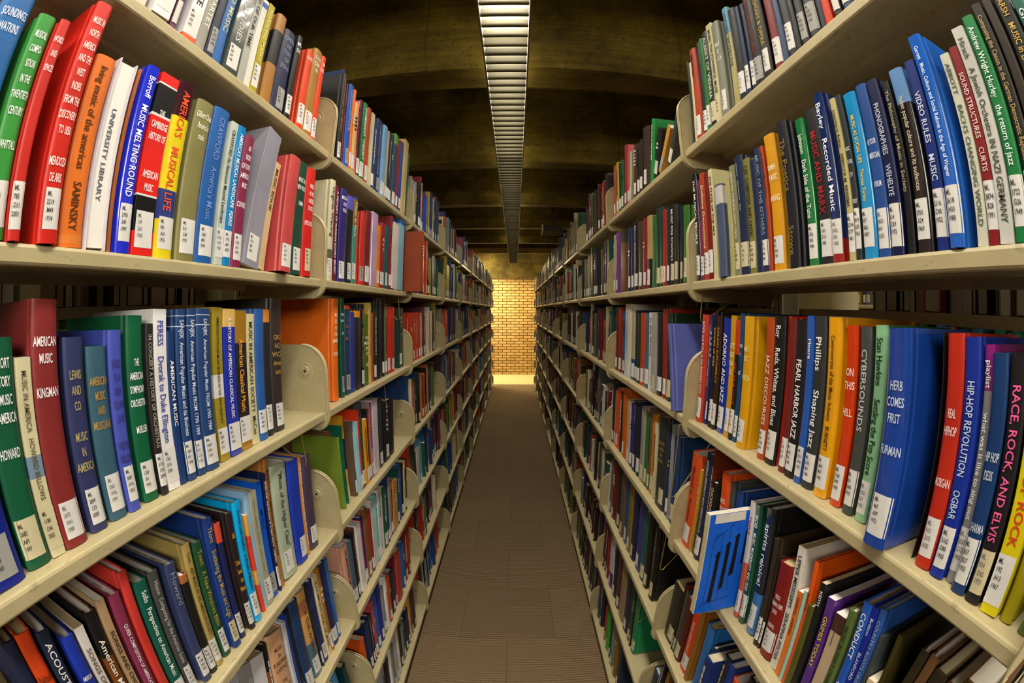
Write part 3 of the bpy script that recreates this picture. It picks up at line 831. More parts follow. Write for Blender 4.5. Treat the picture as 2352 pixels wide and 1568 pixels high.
L D 0 460 486.5 246 6.1 6 1c3c88 b8a050 h c 0 1 - v:Thorn____Scattering_the_Music_and_Logic
L D 0 492 509.8 226 6.1 0 20285c - h w 0 1 0.85-1:e05038 -
L D 0 523 542.8 232 6.1 6 2c2024 f8b010 h w 0 1 - h://Zak//////I_Don't//Sound//Like//Nobody
L D 0 548 574.1 240 6.1 8 0cb0f4 10284c h w 1 1 - v:Dorothy_Lamb_Crawford___A_Windfall_of_Musicians
L D 0 586 595.8 204 6.1 0 e84828 f8c040 q n 0 1 0.8-1:f0b050;0.3-0.45:f0b050 -
L D 0 597 610.4 242 6.1 0 98c4ec - q n 0 1 - -
L D 0 611 635.7 236 6.1 0 a8a890 606450 q w 0 1 - v:~~~_~~~_~~~_~~~_~~
L D 0 637 660.1 246 6.1 0 0c58cc 083890 q g 0 1 - v:_________MUSIC
L D 0 667 678.2 254 6.1 0 142050 f0f0f0 h w 0 1 - v:MUSIC_AND_THE_MAKING_OF_A_NEW_SOUTH__CAMPBELL
L D 0 679 697.3 278 6.1 0 b87838 301808 h n 0 1 - v:_BOSTON_SYMPHONY_ORCHESTRA
L D 0 703 770.6 250 6.1 0 b4c0a8 384038 h w 0 1 - v:"Music_of_the_Higher_Class"
L D 0 774 827.7 239 6.1 0 1c3cb8 8c5030 h w 0 1 - -
L D 0 829 843.8 237 6.1 0 d88c34 f4f4f4 h n 0 1 - v:THE_SOCIAL_ORCHESTRA_DEVOTED_TO_MUSIC
L D 0 850 896.0 226 6.1 0 4c3c54 806870 h w 0 1 - -
L D 1 1100 1115.0 213 -0.9 -4 789030 - h n 0 0 - -
L D 1 1116 1137.8 224 -0.9 -35 7c5840 f0f0f0 h n 0 0 - h:////////MU//SIC//AND//LIFE
L D 1 1141 1143.9 237 -0.4 -8 0c6c54 - h n 0 0 - -
L D 1 1150 1164.8 261 -0.2 -10 e0a028 202028 h c 0 0 0.4-0.75:202028 -
L D 1 1198 1216.6 231 0.6 0 6a5444 c8b890 h w 0 0 - -
L D 1 1232 1248.7 223 1.2 0 a0dcec - q w 0 0 - -
L D 1 1250 1267.0 254 1.5 0 e84018 f8e8e0 h w 0 0 - h://///MU//SIC//OF//OUR
L D 1 1269 1297.2 270 1.9 0 484a48 - h w 0 1 - -
L D 1 1299 1328.4 213 2.4 0 f0a41c 302010 q w 0 0 - v:Sing_Out
L D 1 1329 1346.5 237 2.8 0 1c1a1c - h w 0 0 - -
L D 1 1347 1361.8 236 3.0 0 b04020 301008 h w 0 0 - -
L D 1 1364 1383.7 253 3.3 0 9c8c94 804060 h w 0 0 0.4-1:8c4c74 -
L D 1 1386 1442.5 253 4.0 0 d8c8d0 - q n 0 1 - -
L D 1 1445 1508.9 244 5.0 0 34383c - h w 0 1 - -
L D 1 1513 1588.1 222 6.2 0 18181c f0f0f0 q w 0 1 - h:DU//NIL//IL//GER//MAN//TAL
L D 1 1595 1662.8 213 7.0 0 20202a 3040e0 h n 0 1 - -
L E 0 31 66.0 239 0.0 0 c07830 - h w 0 0 - -
L E 0 67 102.0 242 0.0 0 6a2f4c - h w 0 0 - -
L E 0 103 147.0 209 0.0 0 e8e4e0 - h w 0 0 - -
L E 0 148 169.0 246 0.0 0 6a2f4c - h c 0 0 - -
L E 0 170 205.0 218 0.0 0 1c1c20 - h c 0 0 - -
L E 0 206 235.0 205 0.0 0 c07830 - h c 0 0 - -
L E 0 236 253.0 222 0.0 0 1c5c38 - h w 0 0 - -
L E 0 254 279.0 226 0.0 0 c07830 - h w 0 0 - -
L E 0 280 305.0 214 0.0 0 303c58 - h w 0 0 - -
L E 0 306 331.0 234 0.0 0 7c2428 - h w 0 0 - -
L E 0 332 347.3 231 0.0 0 7c2428 - h w 0 0 - -
L E 0 350 400.7 274 18.5 0 9c9c9c 202020 q w 0 0 - v:ML
L E 0 406 462.8 254 17.9 0 d8d8dc 404040 q w 0 0 - v:|||||||||||
L E 0 464 484.6 260 17.8 0 141414 803c18 h w 0 0 0-0.75:8c4c28 -
L E 0 504 577.8 248 14.0 0 e4b084 603018 h w 0 1 0-0.25:2c2824;0.25-0.32:c07040 h://MUSIC//IN//EUROPEAN//CAPITALS///THE//GALANT//STYLE
L E 0 585 595.8 250 12.5 0 c8ccd0 - q w 0 0 - -
L E 0 602 617.3 258 11.1 0 1c3c98 e8f0ff h w 0 0 - v:LIFE_IN_THE_ART_OF_BELONGING
L E 0 618 632.8 260 10.9 0 1c1c20 c8c8c8 h w 0 0 - -
L E 0 643 688.9 260 8.8 4 1c3c68 c0a040 h w 0 1 - v:____
L E 0 702 752.9 255 6.0 0 e0a860 803820 h w 1 1 0-0.22:3c7088;0.22-0.42:4a7080;0.75-0.9:c07850 v:______OF_THIS_WORLD
L E 0 754 765.9 252 5.9 0 26282e f4f4f4 h w 0 0 - v:__MUSICAL_WEB
L E 0 767 797.0 252 5.6 0 202c64 - h w 0 1 - -
L E 0 799 822.8 250 5.3 0 e4d0a0 504030 q n 0 1 - v:A_COMPLETE_SERIES_OF_MUSIC
L E 0 824 841.3 260 5.1 0 a87020 f8f0e0 h w 0 1 - h:////AR//MO//NY
L E 0 844 885.7 257 4.6 0 20285c - h w 0 1 - -
L E 0 886 903.6 254 4.5 0 2468b8 - h w 0 0 - -
L E 1 1005 1051.0 225 3.7 0 d49c84 402018 h w 0 1 - v:DAS_MUSIKWERK_DRAMA
L E 1 1052 1091.8 214 4.1 0 486078 b03028 h w 0 1 - -
L E 1 1093 1106.5 227 4.4 0 18181a e0e0e0 h w 0 0 - -
L E 1 1108 1120.3 236 4.5 0 6c3c20 - h w 0 0 - -
L E 1 1124 1167.7 235 4.8 0 ecebee - q n 1 1 - -
L E 1 1169 1179.5 232 5.1 0 cc2028 - h w 0 0 - -
L E 1 1181 1205.0 234 5.3 0 202c70 - h w 0 0 - -
L E 1 1208 1252.0 246 5.6 0 8c5430 c08840 h w 0 1 - -
L E 1 1253 1283.6 225 6.0 0 902c24 - h w 0 0 - -
L E 1 1287 1319.1 247 6.4 0 d8d4cc - q w 0 0 - -
L E 1 1321 1358.9 249 6.7 0 70c4d0 - h w 1 0 - -
L E 1 1362 1416.4 248 7.2 0 e4e0dc 505050 q w 0 1 - v:DVORAK
L E 1 1420 1470.2 234 7.7 0 1c5834 f0f0f0 h w 0 1 - v:____Vrachtunge
L E 1 1472 1494.5 256 8.1 0 1c3464 - h w 0 0 - -
L E 1 1496 1526.6 245 8.4 0 a0a8b0 404040 h w 1 0 - -
L E 1 1528 1563.4 216 8.7 0 a8683c 201008 h w 0 0 - -
L E 1 1567 1624.7 204 9.2 0 c08c50 403020 q n 0 0 - v:Hymns
L E 1 1629 1656.6 233 9.6 0 0c5048 - h w 0 0 - -
L E 1 1659 1702.0 236 10.0 0 3c589c - h n 0 0 - -
L E 1 1704 1738.3 229 10.4 0 1c1c24 e0e0e0 h w 0 0 - -
L E 1 1743 1769.0 232 10.7 0 e0d090 - q w 0 0 - -
L E 1 1771 1798.2 228 11.0 0 18181c - h w 0 0 - -
L F 0 31 52.0 236 0.0 0 1c5c38 - h w 0 0 - -
L F 0 53 70.0 212 0.0 0 4c2c20 - h c 0 0 - -
L F 0 71 96.0 223 0.0 0 5c7038 - h w 0 0 - -
L F 0 97 114.0 249 0.0 0 b8ac80 - h w 0 0 - -
L F 0 115 144.0 217 0.0 0 e8e4e0 - h w 0 0 - -
L F 0 145 189.0 228 0.0 0 c83c20 - h w 0 0 - -
L F 0 190 207.0 208 0.0 0 c07830 - h w 0 0 - -
L F 0 208 225.0 242 0.0 0 7c2428 - h w 0 0 - -
L F 0 226 255.0 246 0.0 0 4c2c20 - h w 0 0 - -
L F 0 256 291.0 223 0.0 0 8a8a84 - h c 0 0 - -
L F 0 292 321.0 214 0.0 0 8a8a84 - h w 0 0 - -
L F 0 322 343.0 206 0.0 0 303c58 - h w 0 0 - -
L F 0 344 388.0 247 0.0 0 a4902c - h w 0 0 - -
L F 0 389 406.0 225 0.0 0 1c1c20 - h c 0 0 - -
L F 0 407 424.0 239 0.0 0 c07830 - h w 0 0 - -
L F 0 425 450.0 218 0.0 0 3c3430 - h w 0 0 - -
L F 0 451 476.0 238 0.0 0 7c2428 - h c 0 0 - -
L F 0 477 521.0 209 0.0 0 1c2c5c - h w 0 0 - -
L F 0 522 557.0 239 0.0 0 a4902c - h c 0 0 - -
L F 0 558 587.0 214 0.0 0 1c1c20 - h c 0 0 - -
L F 0 588 613.0 214 0.0 0 c07830 - h w 0 0 - -
L F 0 614 639.0 246 0.0 0 d8d0b0 - h w 0 0 - -
L F 0 640 665.0 248 0.0 0 1c1c20 - h w 0 0 - -
L F 0 666 701.0 249 0.0 0 e8e4e0 - h c 0 0 - -
L F 0 702 731.0 214 0.0 0 1c5c38 - h w 0 0 - -
L F 0 732 753.0 231 0.0 0 28386c - h w 0 0 - -
L F 0 754 773.0 231 0.0 0 b8ac80 - h c 0 0 - -
L F 0 776 808.5 242 0.0 0 40a0d0 - h w 0 0 - -
L F 0 846 875.8 216 0.0 0 0c3c40 e0e0e0 h w 0 0 - -
L F 1 1000 1036.3 174 7.9 0 cc5014 f0d0b0 h w 0 0 - -
L F 1 1060 1091.3 201 8.0 0 1f2c50 - h w 0 0 - -
L F 1 1094 1113.6 206 8.0 0 1c2440 a08030 h w 0 0 - -
L F 1 1115 1132.9 198 8.0 0 202024 f0f0f0 h w 0 0 - -
L F 1 1136 1169.1 236 8.0 0 b84454 - h w 0 0 - -
L F 1 1172 1216.4 234 8.1 0 2458a8 50e0c0 h w 0 0 - -
L F 1 1220 1265.4 249 8.1 0 1c2c8c - h w 0 0 - -
L F 1 1272 1308.7 201 8.2 0 8c8c88 - h w 0 0 - -
L F 1 1311 1342.0 229 8.2 0 e8e8ec - h n 0 0 - -
L F 1 1346 1389.7 203 8.3 0 cc4c14 401004 h w 0 0 - -
L F 1 1396 1459.3 186 8.3 0 1c2438 - h w 0 0 - -
L F 1 1463 1484.1 226 8.4 0 6c1c38 - h w 0 0 - -
L F 1 1485 1568.1 225 8.4 6 b8443c 501838 h n 0 1 - -
L F 1 1601 1641.7 216 8.5 0 2460b0 - h w 0 0 - -
L F 1 1646 1713.1 246 8.6 0 7c2420 f0e0e0 h w 0 0 - -
L F 1 1715 1752.6 266 8.6 0 9c3418 f0e0e0 h w 0 0 - -
L G 0 31 75.0 250 0.0 0 e8e4e0 - h w 0 0 - -
L G 0 76 111.0 222 0.0 0 b8ac80 - h w 0 0 - -
L G 0 112 133.0 238 0.0 0 d8d0b0 - h w 0 0 - -
L G 0 134 163.0 249 0.0 0 d8d0b0 - h w 0 0 - -
L G 0 164 185.0 206 0.0 0 d8d0b0 - h w 0 0 - -
L G 0 186 207.0 227 0.0 0 5c7038 - h w 0 0 - -
L G 0 208 233.0 219 0.0 0 4c2c20 - h w 0 0 - -
L G 0 234 269.0 210 0.0 0 c07830 - h w 0 0 - -
L G 0 270 295.0 220 0.0 0 3c3430 - h w 0 0 - -
L G 0 296 313.0 234 0.0 0 303c58 - h c 0 0 - -
L G 0 314 331.0 227 0.0 0 7c2428 - h w 0 0 - -
L G 0 332 357.0 227 0.0 0 a4902c - h c 0 0 - -
L G 0 358 383.0 241 0.0 0 5c7038 - h w 0 0 - -
L G 0 384 419.0 232 0.0 0 c07830 - h w 0 0 - -
L G 0 420 441.0 208 0.0 0 1c6480 - h w 0 0 - -
L G 0 442 463.0 248 0.0 0 4c2c20 - h w 0 0 - -
L G 0 464 489.0 241 0.0 0 1c2c5c - h w 0 0 - -
L G 0 490 507.0 216 0.0 0 4c2c20 - h w 0 0 - -
L G 0 508 533.0 231 0.0 0 28386c - h w 0 0 - -
L G 0 534 563.0 222 0.0 0 26262c - h w 0 0 - -
L G 0 564 589.0 224 0.0 0 1c6480 - h w 0 0 - -
L G 0 590 611.0 230 0.0 0 3c3430 - h c 0 0 - -
L G 0 612 641.0 213 0.0 0 1c2c5c - h c 0 0 - -
L G 0 642 667.0 225 0.0 0 7c2428 - h w 0 0 - -
L G 0 668 697.0 201 0.0 0 4c2c20 - h w 0 0 - -
L G 0 698 719.0 215 0.0 0 c83c20 - h w 0 0 - -
L G 0 720 737.0 224 0.0 0 303c58 - h c 0 0 - -
L G 0 738 759.0 247 0.0 0 24467e - h w 0 0 - -
L G 0 760 789.0 213 0.0 0 c83c20 - h c 0 0 - -
L G 0 790 815.0 225 0.0 0 8a8a84 - h w 0 0 - -
L G 0 816 833.0 238 0.0 0 7c2428 - h c 0 0 - -
L G 0 834 858.2 235 0.0 0 4c2c20 - h c 0 0 - -
L G 1 1072 1123.8 246 13.6 0 989ca0 - h w 0 0 - -
L G 1 1133 1190.0 249 13.6 0 18161c - h w 0 0 - -
L G 1 1194 1230.1 241 12.8 0 e8e8ec - h w 0 0 - -
L G 1 1235 1284.8 220 12.1 0 888878 - h w 0 0 - -
L G 1 1289 1326.9 250 11.3 0 a0a8b0 - h w 0 0 - -
L G 1 1332 1379.7 239 10.6 0 e0d8c8 - h w 0 0 - -
L G 1 1385 1424.1 221 9.8 0 2c282c - h w 0 0 - -
L G 1 1429 1490.2 186 9.0 0 7c8c78 e8c820 h w 0 0 - -
L G 1 1495 1542.7 174 8.0 0 24242a - h w 0 0 - -
L G 1 1553 1591.3 196 7.2 0 1c3460 - h w 0 0 - -
L G 1 1597 1635.7 256 6.5 0 f0a024 - h w 0 0 - -
L G 1 1641 1664.0 237 5.9 0 585858 - h w 0 0 - -
L G 1 1670 1739.9 242 5.1 0 502024 - h w 0 0 - -
R A 0 97 141.3 226 -8.9 0 6a2f4c - h c 0 0 - -
R A 0 142 167.3 234 -8.9 0 28386c - h w 0 0 - -
R A 0 168 185.3 200 -8.9 0 303c58 - h w 0 0 - -
R A 0 186 230.3 246 -8.9 0 303c58 - h w 0 0 - -
R A 0 231 248.3 221 -8.9 0 5c7038 - h w 0 0 - -
R A 0 249 278.3 224 -8.9 0 e8e4e0 - h c 0 0 - -
R A 0 279 308.3 242 -8.9 0 1c5c38 - h c 0 0 - -
R A 0 315 339.7 206 -8.9 0 204068 - h w 0 0 - -
R A 0 342 360.2 231 -8.9 0 201810 c0a050 h w 0 0 - -
R A 0 365 383.2 237 -8.8 0 d83c14 e8e8e8 h n 0 0 - -
R A 0 384 397.1 211 -8.8 0 1c2030 - h n 0 0 - -
R A 0 398 428.3 209 -8.7 0 1a1c22 - h g 0 1 - -
R A 0 430 452.9 201 -8.6 0 18181c - h g 0 1 - -
R A 0 454 468.4 223 -8.5 0 14141c - h n 0 1 - -
R A 0 469 494.6 222 -8.5 0 161a28 - h w 0 1 - -
R A 0 496 514.0 210 -8.4 0 30486c - h n 0 1 - -
R A 0 515 543.3 219 -8.3 0 7c1820 e8e0e0 h w 0 1 - v:OPERA
R A 0 547 575.2 205 -8.2 0 141210 b8a050 h w 0 1 - v:SHAKESPEARE_&_OPERA
R A 0 576 611.7 188 -8.1 0 18140f 782018 h g 0 1 - v:MUSIC_AND_THE_STAGE
R A 0 613 627.6 189 -8.1 0 1c2440 - h w 0 1 - -
R A 0 629 644.5 192 -8.0 0 1c2c54 - h w 0 1 - -
R A 0 646 675.9 201 -8.0 0 1c1e24 - h w 0 1 - -
R A 0 677 702.2 223 -7.9 0 5c9cb8 385070 h n 0 1 0-0.72:b8ac70 v:OTHER_WORLDS
R A 0 728 758.6 221 -7.7 0 8a8c80 e8e8e0 h w 0 1 - h:///MU//SI//CO
R A 0 760 786.6 234 -7.6 0 ccc8a0 404030 q c 0 1 - v:MUSIC_THE_POWERFUL_MUSE
R A 0 787 818.3 231 -7.5 0 14201c d8d8c0 h c 0 1 - v:ALBERT_OF_VIENNA
R A 0 819 839.8 229 -7.5 0 1c7430 e0e0e0 h w 0 1 - -
R A 0 841 863.9 231 -7.4 0 18221c - h w 0 1 - -
R A 0 865 899.8 230 -7.3 0 b84020 401008 h w 0 1 - v:Mahler
R A 0 901 917.6 209 -7.2 0 ddd4a0 303030 h c 0 0 - v:SONATA
R A 0 919 933.0 221 -7.2 0 2c2c30 - h n 0 0 - -
R A 1 1094 1130.6 150 -41.9 0 383838 c89830 h w 0 0 - -
R A 1 1163 1200.7 150 -48.1 0 c89038 302010 q g 0 0 - v:Soldiers
R A 1 1210 1252.5 150 -30.2 0 18161a e8e8e8 h w 0 0 - v:THE_MILITARY_MAN
R A 1 1259 1294.6 199 -18.1 0 1c9040 - h n 0 0 - -
R A 1 1298 1371.4 197 -10.4 0 3c2a20 - h w 0 1 - -
R A 1 1375 1408.9 178 -11.5 0 301c14 - h w 0 0 - -
R A 1 1413 1450.2 178 -12.6 0 2c2824 - h w 0 0 - -
R A 1 1452 1502.2 190 -13.2 0 4c2c20 - h w 0 0 - -
R A 1 1520 1555.2 185 -15.0 0 c0bc98 - q w 0 0 - -
R A 1 1558 1585.3 221 -13.3 0 c85060 - h w 0 0 - -
R A 1 1588 1638.7 236 -11.3 0 a02830 - h w 0 0 - -
R A 1 1641 1676.9 195 -9.0 0 20603c - h w 0 0 - -
R A 1 1679 1716.7 194 -7.2 0 18242a - h w 0 0 - -
R A 1 1719 1755.5 211 -7.2 0 a8a824 - h w 0 0 - -
R A 1 1770 1831.8 215 -7.2 0 b85044 - h w 0 0 - -
R B 0 74 91.8 206 -3.2 0 105c50 e0e8e8 h w 0 1 - v:GREEN
R B 0 93 116.2 232 -3.1 0 14120f c8a84c h w 0 1 - v:MARSH___MUSIC_in_EARLY_MODERN_SOCIETY
R B 0 117 131.4 220 -2.9 0 2c2014 c0a060 h n 0 1 - -
R B 0 132 148.6 220 -2.8 0 181814 b89c60 h w 0 1 - v:Composing_the_Canon_in_the_German_Democratic_Republic
R B 0 149 167.5 212 -2.7 0 0c8040 e0f4e8 h w 0 1 - v:Andrew_Wright_Hurley___the_return_of_jazz
R B 0 169 187.6 207 -2.6 0 d4d4cc 484840 q n 1 1 - v:Hirsch____A_Jewish_Orchestra_IN_NAZI_GERMANY
R B 0 188 203.3 192 -2.5 0 8c1418 e8d0d0 h w 0 1 - v:_____SOUND_STRUCTURES____CURTIS
R B 0 204 218.5 190 -2.4 0 d4d4c0 505c50 q n 0 1 - v:ABBOTT____BACH'S_CHANGING_WORLD
R B 0 231 252.8 221 -2.2 6 1864cc e8f4ff h w 1 1 - v:Garratt___Music,_Culture_and_Social_Reform_in_the_Age_of_Wagner
R B 0 258 276.8 203 -2.1 0 0c2c80 d0d8f0 h w 0 1 - v:_______VIDEO_RULES____MUSIC
R B 0 281 306.5 203 -1.9 0 1c1a1c c8c0a8 h w 1 1 0.79-1:6c98d0 v:______Italian_popular_culture_and_its_audiences
R B 0 311 324.2 197 -1.8 -4 14141a b0a880 h n 0 1 - v:The_Philosophy_of_Music_in_Society
R B 0 327 348.7 206 -1.6 0 0c1448 c0c8e0 h w 0 1 - v:_____PHONOGRAPHIES_____WEHELIYE
R B 0 350 371.8 209 -1.5 0 24509c e8ecf8 h w 0 1 - h://////IN_YOUR//AMERICAN////FORUM
R B 0 374 400.8 208 -1.3 0 1c94d8 e8c820 h w 1 1 - v:_____MUSIC_AS_SOCIAL_LIFE____Thomas_Turino
R B 0 401 412.2 212 -1.2 0 2c3438 e0e0e0 h w 0 1 - h://////MUSIC//IN_THE//CITY////STREET
R B 0 413 426.3 212 -1.2 0 c8bc80 403c20 h w 0 1 - v:_Listening_in_Action____REBECCA_M._RINSEMA
R B 0 439 462.4 232 -1.0 0 102c68 f0f4ff h w 1 1 0-0.13:a02018 v:Bayley___Recorded_Music
R B 0 463 492.2 218 -0.8 0 24242a a82028 h w 0 1 - v:_____MUSIC_AND_MARX
R B 0 496 519.0 214 -0.6 0 1c7c40 e8f0e8 h w 1 1 - v:___Johnson___Dark_Side_of_the_Tune
R B 0 538 567.4 226 -0.4 6 1c1c28 807040 h n 0 1 - v:____The_Poetics__________Stowe
R B 0 586 619.8 222 -0.1 0 e8a414 f8ecc0 h w 0 1 - h:////TRIUMPH//OF_MUSIC///MANNING
R B 0 621 630.4 210 0.1 0 b44420 301408 h n 0 1 - v:An_Anatomy_of_Musical_Criticism
R B 0 631 652.4 211 0.2 0 203058 8890b0 h w 0 1 - v:MUSIC_OF_THE_OTHERS
R B 0 653 672.3 196 0.3 0 1c2c50 a08040 h n 0 1 - -
R B 0 673 697.6 205 0.4 0 84803c 383010 h c 0 1 - v:CAP__COMPOSER_AND_CRITIC
R B 0 699 732.6 219 0.6 0 1c2c4c a0a8b0 h c 0 1 - v:~~_~~~_~
R B 0 734 759.9 210 0.8 0 8c8a68 e8e8d0 h c 0 1 - v:GENDER_AND_THE_MUSICAL_CANON__CITRON
R B 0 761 777.9 190 1.0 0 b8b070 404020 q n 0 1 - -
R B 0 779 812.4 183 1.1 10 4c5878 - h n 0 1 0.78-0.98:d4d0d0 -
R B 0 835 853.5 231 1.1 0 d8d0a0 303028 q n 0 1 - v:THE_STATE_OF_THE_ART
R B 0 855 882.5 230 0.8 0 7c1c18 - h w 0 1 - -
R B 0 883 908.1 236 0.6 0 b44420 f0d8b0 h w 0 1 - v:___Defining_Deutschland
R B 0 910 925.6 225 0.2 0 7c2c48 302028 h w 0 1 - v:NATIONAL_SONG
R B 0 927 950.4 246 0.0 0 1c1a24 e8e8e8 h w 1 1 - v:THE_MUSICAL_PEOPLE
R B 1 999 1036.1 185 -4.6 0 3c7424 - h c 0 1 - -
R B 1 1037 1054.3 191 -4.6 0 1c2430 - h c 0 0 - -
R B 1 1055 1074.1 199 -4.6 0 14141a - h n 0 0 - -
R B 1 1075 1096.8 203 -4.5 0 2c2c20 - h c 0 1 - -
R B 1 1098 1135.1 209 -4.5 0 18181a e0e0e0 h c 0 1 - v:MUSIC_FOR_SCHOOLS
R B 1 1136 1158.9 208 -4.5 0 1c302c - h w 0 0 - -
R B 1 1160 1187.5 207 -4.5 0 b01c1c e8e0e0 h w 0 1 - -
R B 1 1190 1223.1 221 -4.4 0 1c3c34 e0e0d0 h c 0 1 - -
R B 1 1224 1254.7 225 -4.4 0 1c3828 e0e0d0 h c 0 1 - -
R B 1 1258 1300.1 209 -4.4 0 2c6c38 - h n 0 1 - -
R B 1 1303 1353.7 220 -4.3 0 1c1a1c c8b888 h w 0 1 0.4-1:b89c60 -
R B 1 1357 1389.9 221 -4.3 0 8c2028 - h w 0 0 - -
R B 1 1413 1456.3 222 -4.2 0 4c3c30 - h w 0 1 - -
R B 1 1460 1508.0 232 -4.2 0 241a1c c8c8c0 h w 0 1 - v:Music_Education
R B 1 1512 1550.1 221 -4.2 0 2c2458 - h w 0 0 - -
R B 1 1554 1594.4 227 -4.1 0 1c2c4c - h w 0 0 - -
R B 1 1608 1721.5 227 -4.0 0 6c4430 - h n 0 1 0.8-1:26262a -
R B 1 1745 1798.1 240 -3.9 0 7c4490 - h w 0 0 - -
R B 1 1804 1844.9 239 -3.9 0 a09c88 - h w 0 0 - -
R C 0 58 74.9 235 0.0 0 5c7038 - h c 0 1 - -
R C 0 86 105.4 200 5.6 0 a89c10 c03818 h n 0 1 - v:THE_FACE_OF_JAZZ
R C 0 109 134.8 205 5.4 6 e0d010 d84018 q w 0 1 - v:SOUNDS_OF_ROCK
R C 0 139 162.0 225 5.1 6 1c181c f060a0 h c 0 1 - v:___RACE,_ROCK,_AND_ELVIS
R C 0 164 186.0 223 4.8 6 143c74 c8d4e0 h w 0 1 - h:////////HIP_HOP//DESIS//////SHARMA
R C 0 187 202.1 229 4.7 0 8c8c8c f0f0f0 h w 1 1 0.82-1:8c1c7c v:playlist________what_was_it_like_to_sing_out
R C 0 203 225.8 234 4.5 8 1030a0 c0d0f0 h w 0 1 - v:______HIP-HOP_REVOLUTION_____OGBAR
R C 0 227 252.5 236 4.2 8 c82c14 f0d8d0 h w 0 1 - h://///REAL//HIPHOP//////MORGAN
R C 0 261 262.7 236 4.0 0 20180c e0c020 h n 0 1 - -
R C 0 293 333.3 236 3.4 28 1844a4 c8d8f0 h w 1 1 - h:////HERB//COMES//FIRST////FURMAN
R C 0 362 385.8 238 2.8 0 90c898 143820 h w 1 1 bd:286840 v:Stan_Hawkins_____Settling_the_Pop_Score
R C 0 391 413.2 235 2.6 0 484c48 c0c4c0 h w 0 1 - v:___CYBERSOUNDS
R C 0 420 444.5 235 2.3 0 d43c08 f8e0d0 h w 1 1 - h:////ON//THIS////HILL
R C 0 454 485.5 244 1.9 4 f0a80c 402c08 h w 1 1 - v:__Controversies_of_the_Music_Industry___BURNETT
R C 0 492 520.2 245 1.4 0 343838 f0f0f0 h w 0 1 bd:a8acac v:___Phillips_____Shaping_Jazz
R C 0 521 537.2 245 1.2 0 2c5cb8 f0f0f0 q w 0 1 - v:____Moore
R C 0 538 541.7 240 1.1 0 c8901c - h w 0 0 - -
R C 0 542 571.3 238 0.9 0 1c1a1e f0f0f0 h w 0 1 - v:__________PEARL_HARBOR_JAZZ
R C 0 572 590.9 240 0.8 0 742420 - h w 0 1 - -
R C 0 608 641.3 243 0.2 0 1a1a1a e8e8e8 h w 0 1 bd:d83018 v:Roy____Reds,_Whites,_and_Blues
R C 0 642 666.4 239 0.0 0 b84c1c f0d8c0 h w 0 1 - v:___________JAZZ_DISCOURSES
R C 0 708 740.6 240 -0.7 8 eaac0c f8e090 h w 0 1 - h:////MU//SIC////AND
R C 0 757 771.1 245 -1.1 0 1c4c7c e0e8f0 h w 0 1 - h:////SWING//IT////JAZZ
R C 0 772 789.8 232 -1.2 0 1c1814 d03c18 h w 0 1 0.72-1:c84418 v:REVERB________GET_OUR_VOTE
R C 0 791 815.4 240 -1.5 0 d49c18 f0dca0 h w 0 1 - h:////JAZZ//AND//PUB//LIC
R C 0 818 853.9 234 -1.8 0 1430a0 e0e8f8 h w 1 1 - v:____ADORNO_AND_JAZZ
R C 0 855 874.2 238 -2.1 0 342014 c8902c h w 0 1 - v:__SOUND_DIPLOMACY
R C 0 876 891.6 246 -2.3 0 1c1814 e8b818 h w 0 1 - v:____SOUNDS_OF_WAR
R C 0 903 911.6 234 -2.6 0 1c2c58 c0c8d8 h w 0 0 - v:If_Many_Songs_Could_Save_You
R C 0 912 919.5 239 -2.8 0 3a3a8c - h n 1 0 - -
R C 0 920 950.4 239 -3.0 6 c84028 f0e0d8 h w 0 1 - v:ROCK_and_ROLL_in_the_ROCKET_CITY
R C 1 1026 1046.0 217 14.2 35 5c64b0 - h n 0 1 - -
R C 1 1061 1075.9 217 15.0 -10 a03030 - h n 0 0 - -
R C 1 1154 1195.2 238 4.0 0 1c3420 - h c 0 1 - -
R C 1 1198 1229.0 251 3.4 0 a02418 - h w 0 1 - -
R C 1 1235 1281.2 239 2.7 0 201e20 - h w 0 1 - -
R C 1 1285 1331.8 240 1.9 0 a8a4a0 303030 q c 0 1 - -
R C 1 1334 1368.7 240 1.5 0 e0dce0 303030 q w 0 1 - v:In_the_World
R C 1 1371 1423.5 238 1.1 0 4c7080 b04020 h w 0 1 - v:TEACHING
R C 1 1426 1465.1 238 0.6 0 d03c18 - h w 0 1 - -
R C 1 1467 1508.8 236 0.1 0 1c3c24 f0f0f0 h w 0 1 - -
R C 1 1511 1547.9 247 -0.4 0 1c2850 - h w 0 0 - -
R C 1 1550 1603.7 245 -0.9 0 c0b07c 1c3060 h w 0 1 0-0.3:2c4c80 -
R C 1 1606 1696.0 268 -1.5 0 d8d8d0 4060a0 h w 0 1 - v:Les_Champignons
R C 1 1699 1744.4 241 -2.1 0 1c5c94 - h w 0 0 - -
R C 1 1747 1810.9 254 -2.8 0 8c2c24 f0f0f0 h w 0 1 - -
R C 1 1814 1855.7 257 -3.5 0 7c1c18 e0e0e0 h w 0 0 - -
R D 0 58 101.9 239 0.0 0 6b4a2c - h w 0 0 - -
R D 0 103 123.9 224 0.0 0 4a3020 - h w 0 0 - -
R D 0 125 149.9 227 0.0 0 2c2818 - h w 0 0 - -
R D 0 151 167.9 237 0.0 0 6b4a2c - h w 0 1 - -
R D 0 169 185.9 233 0.0 0 2c2414 - h c 0 1 - -
R D 0 189 198.7 226 8.5 0 3c3410 - h n 0 0 - -
R D 0 200 217.6 150 8.5 0 dcc8a4 5c3c28 q n 0 0 bd:5c3c28 -
R D 0 219 227.3 210 8.5 0 3c4448 - h n 0 0 - -
R D 0 228 242.2 240 8.5 0 2c58a8 90a8d8 h n 0 1 - v:COUNTRY_ROOTS_ORIGINS
R D 0 243 257.0 234 8.5 0 1428a0 c8d0f0 h n 0 1 - v:Britton__________BLANFORD
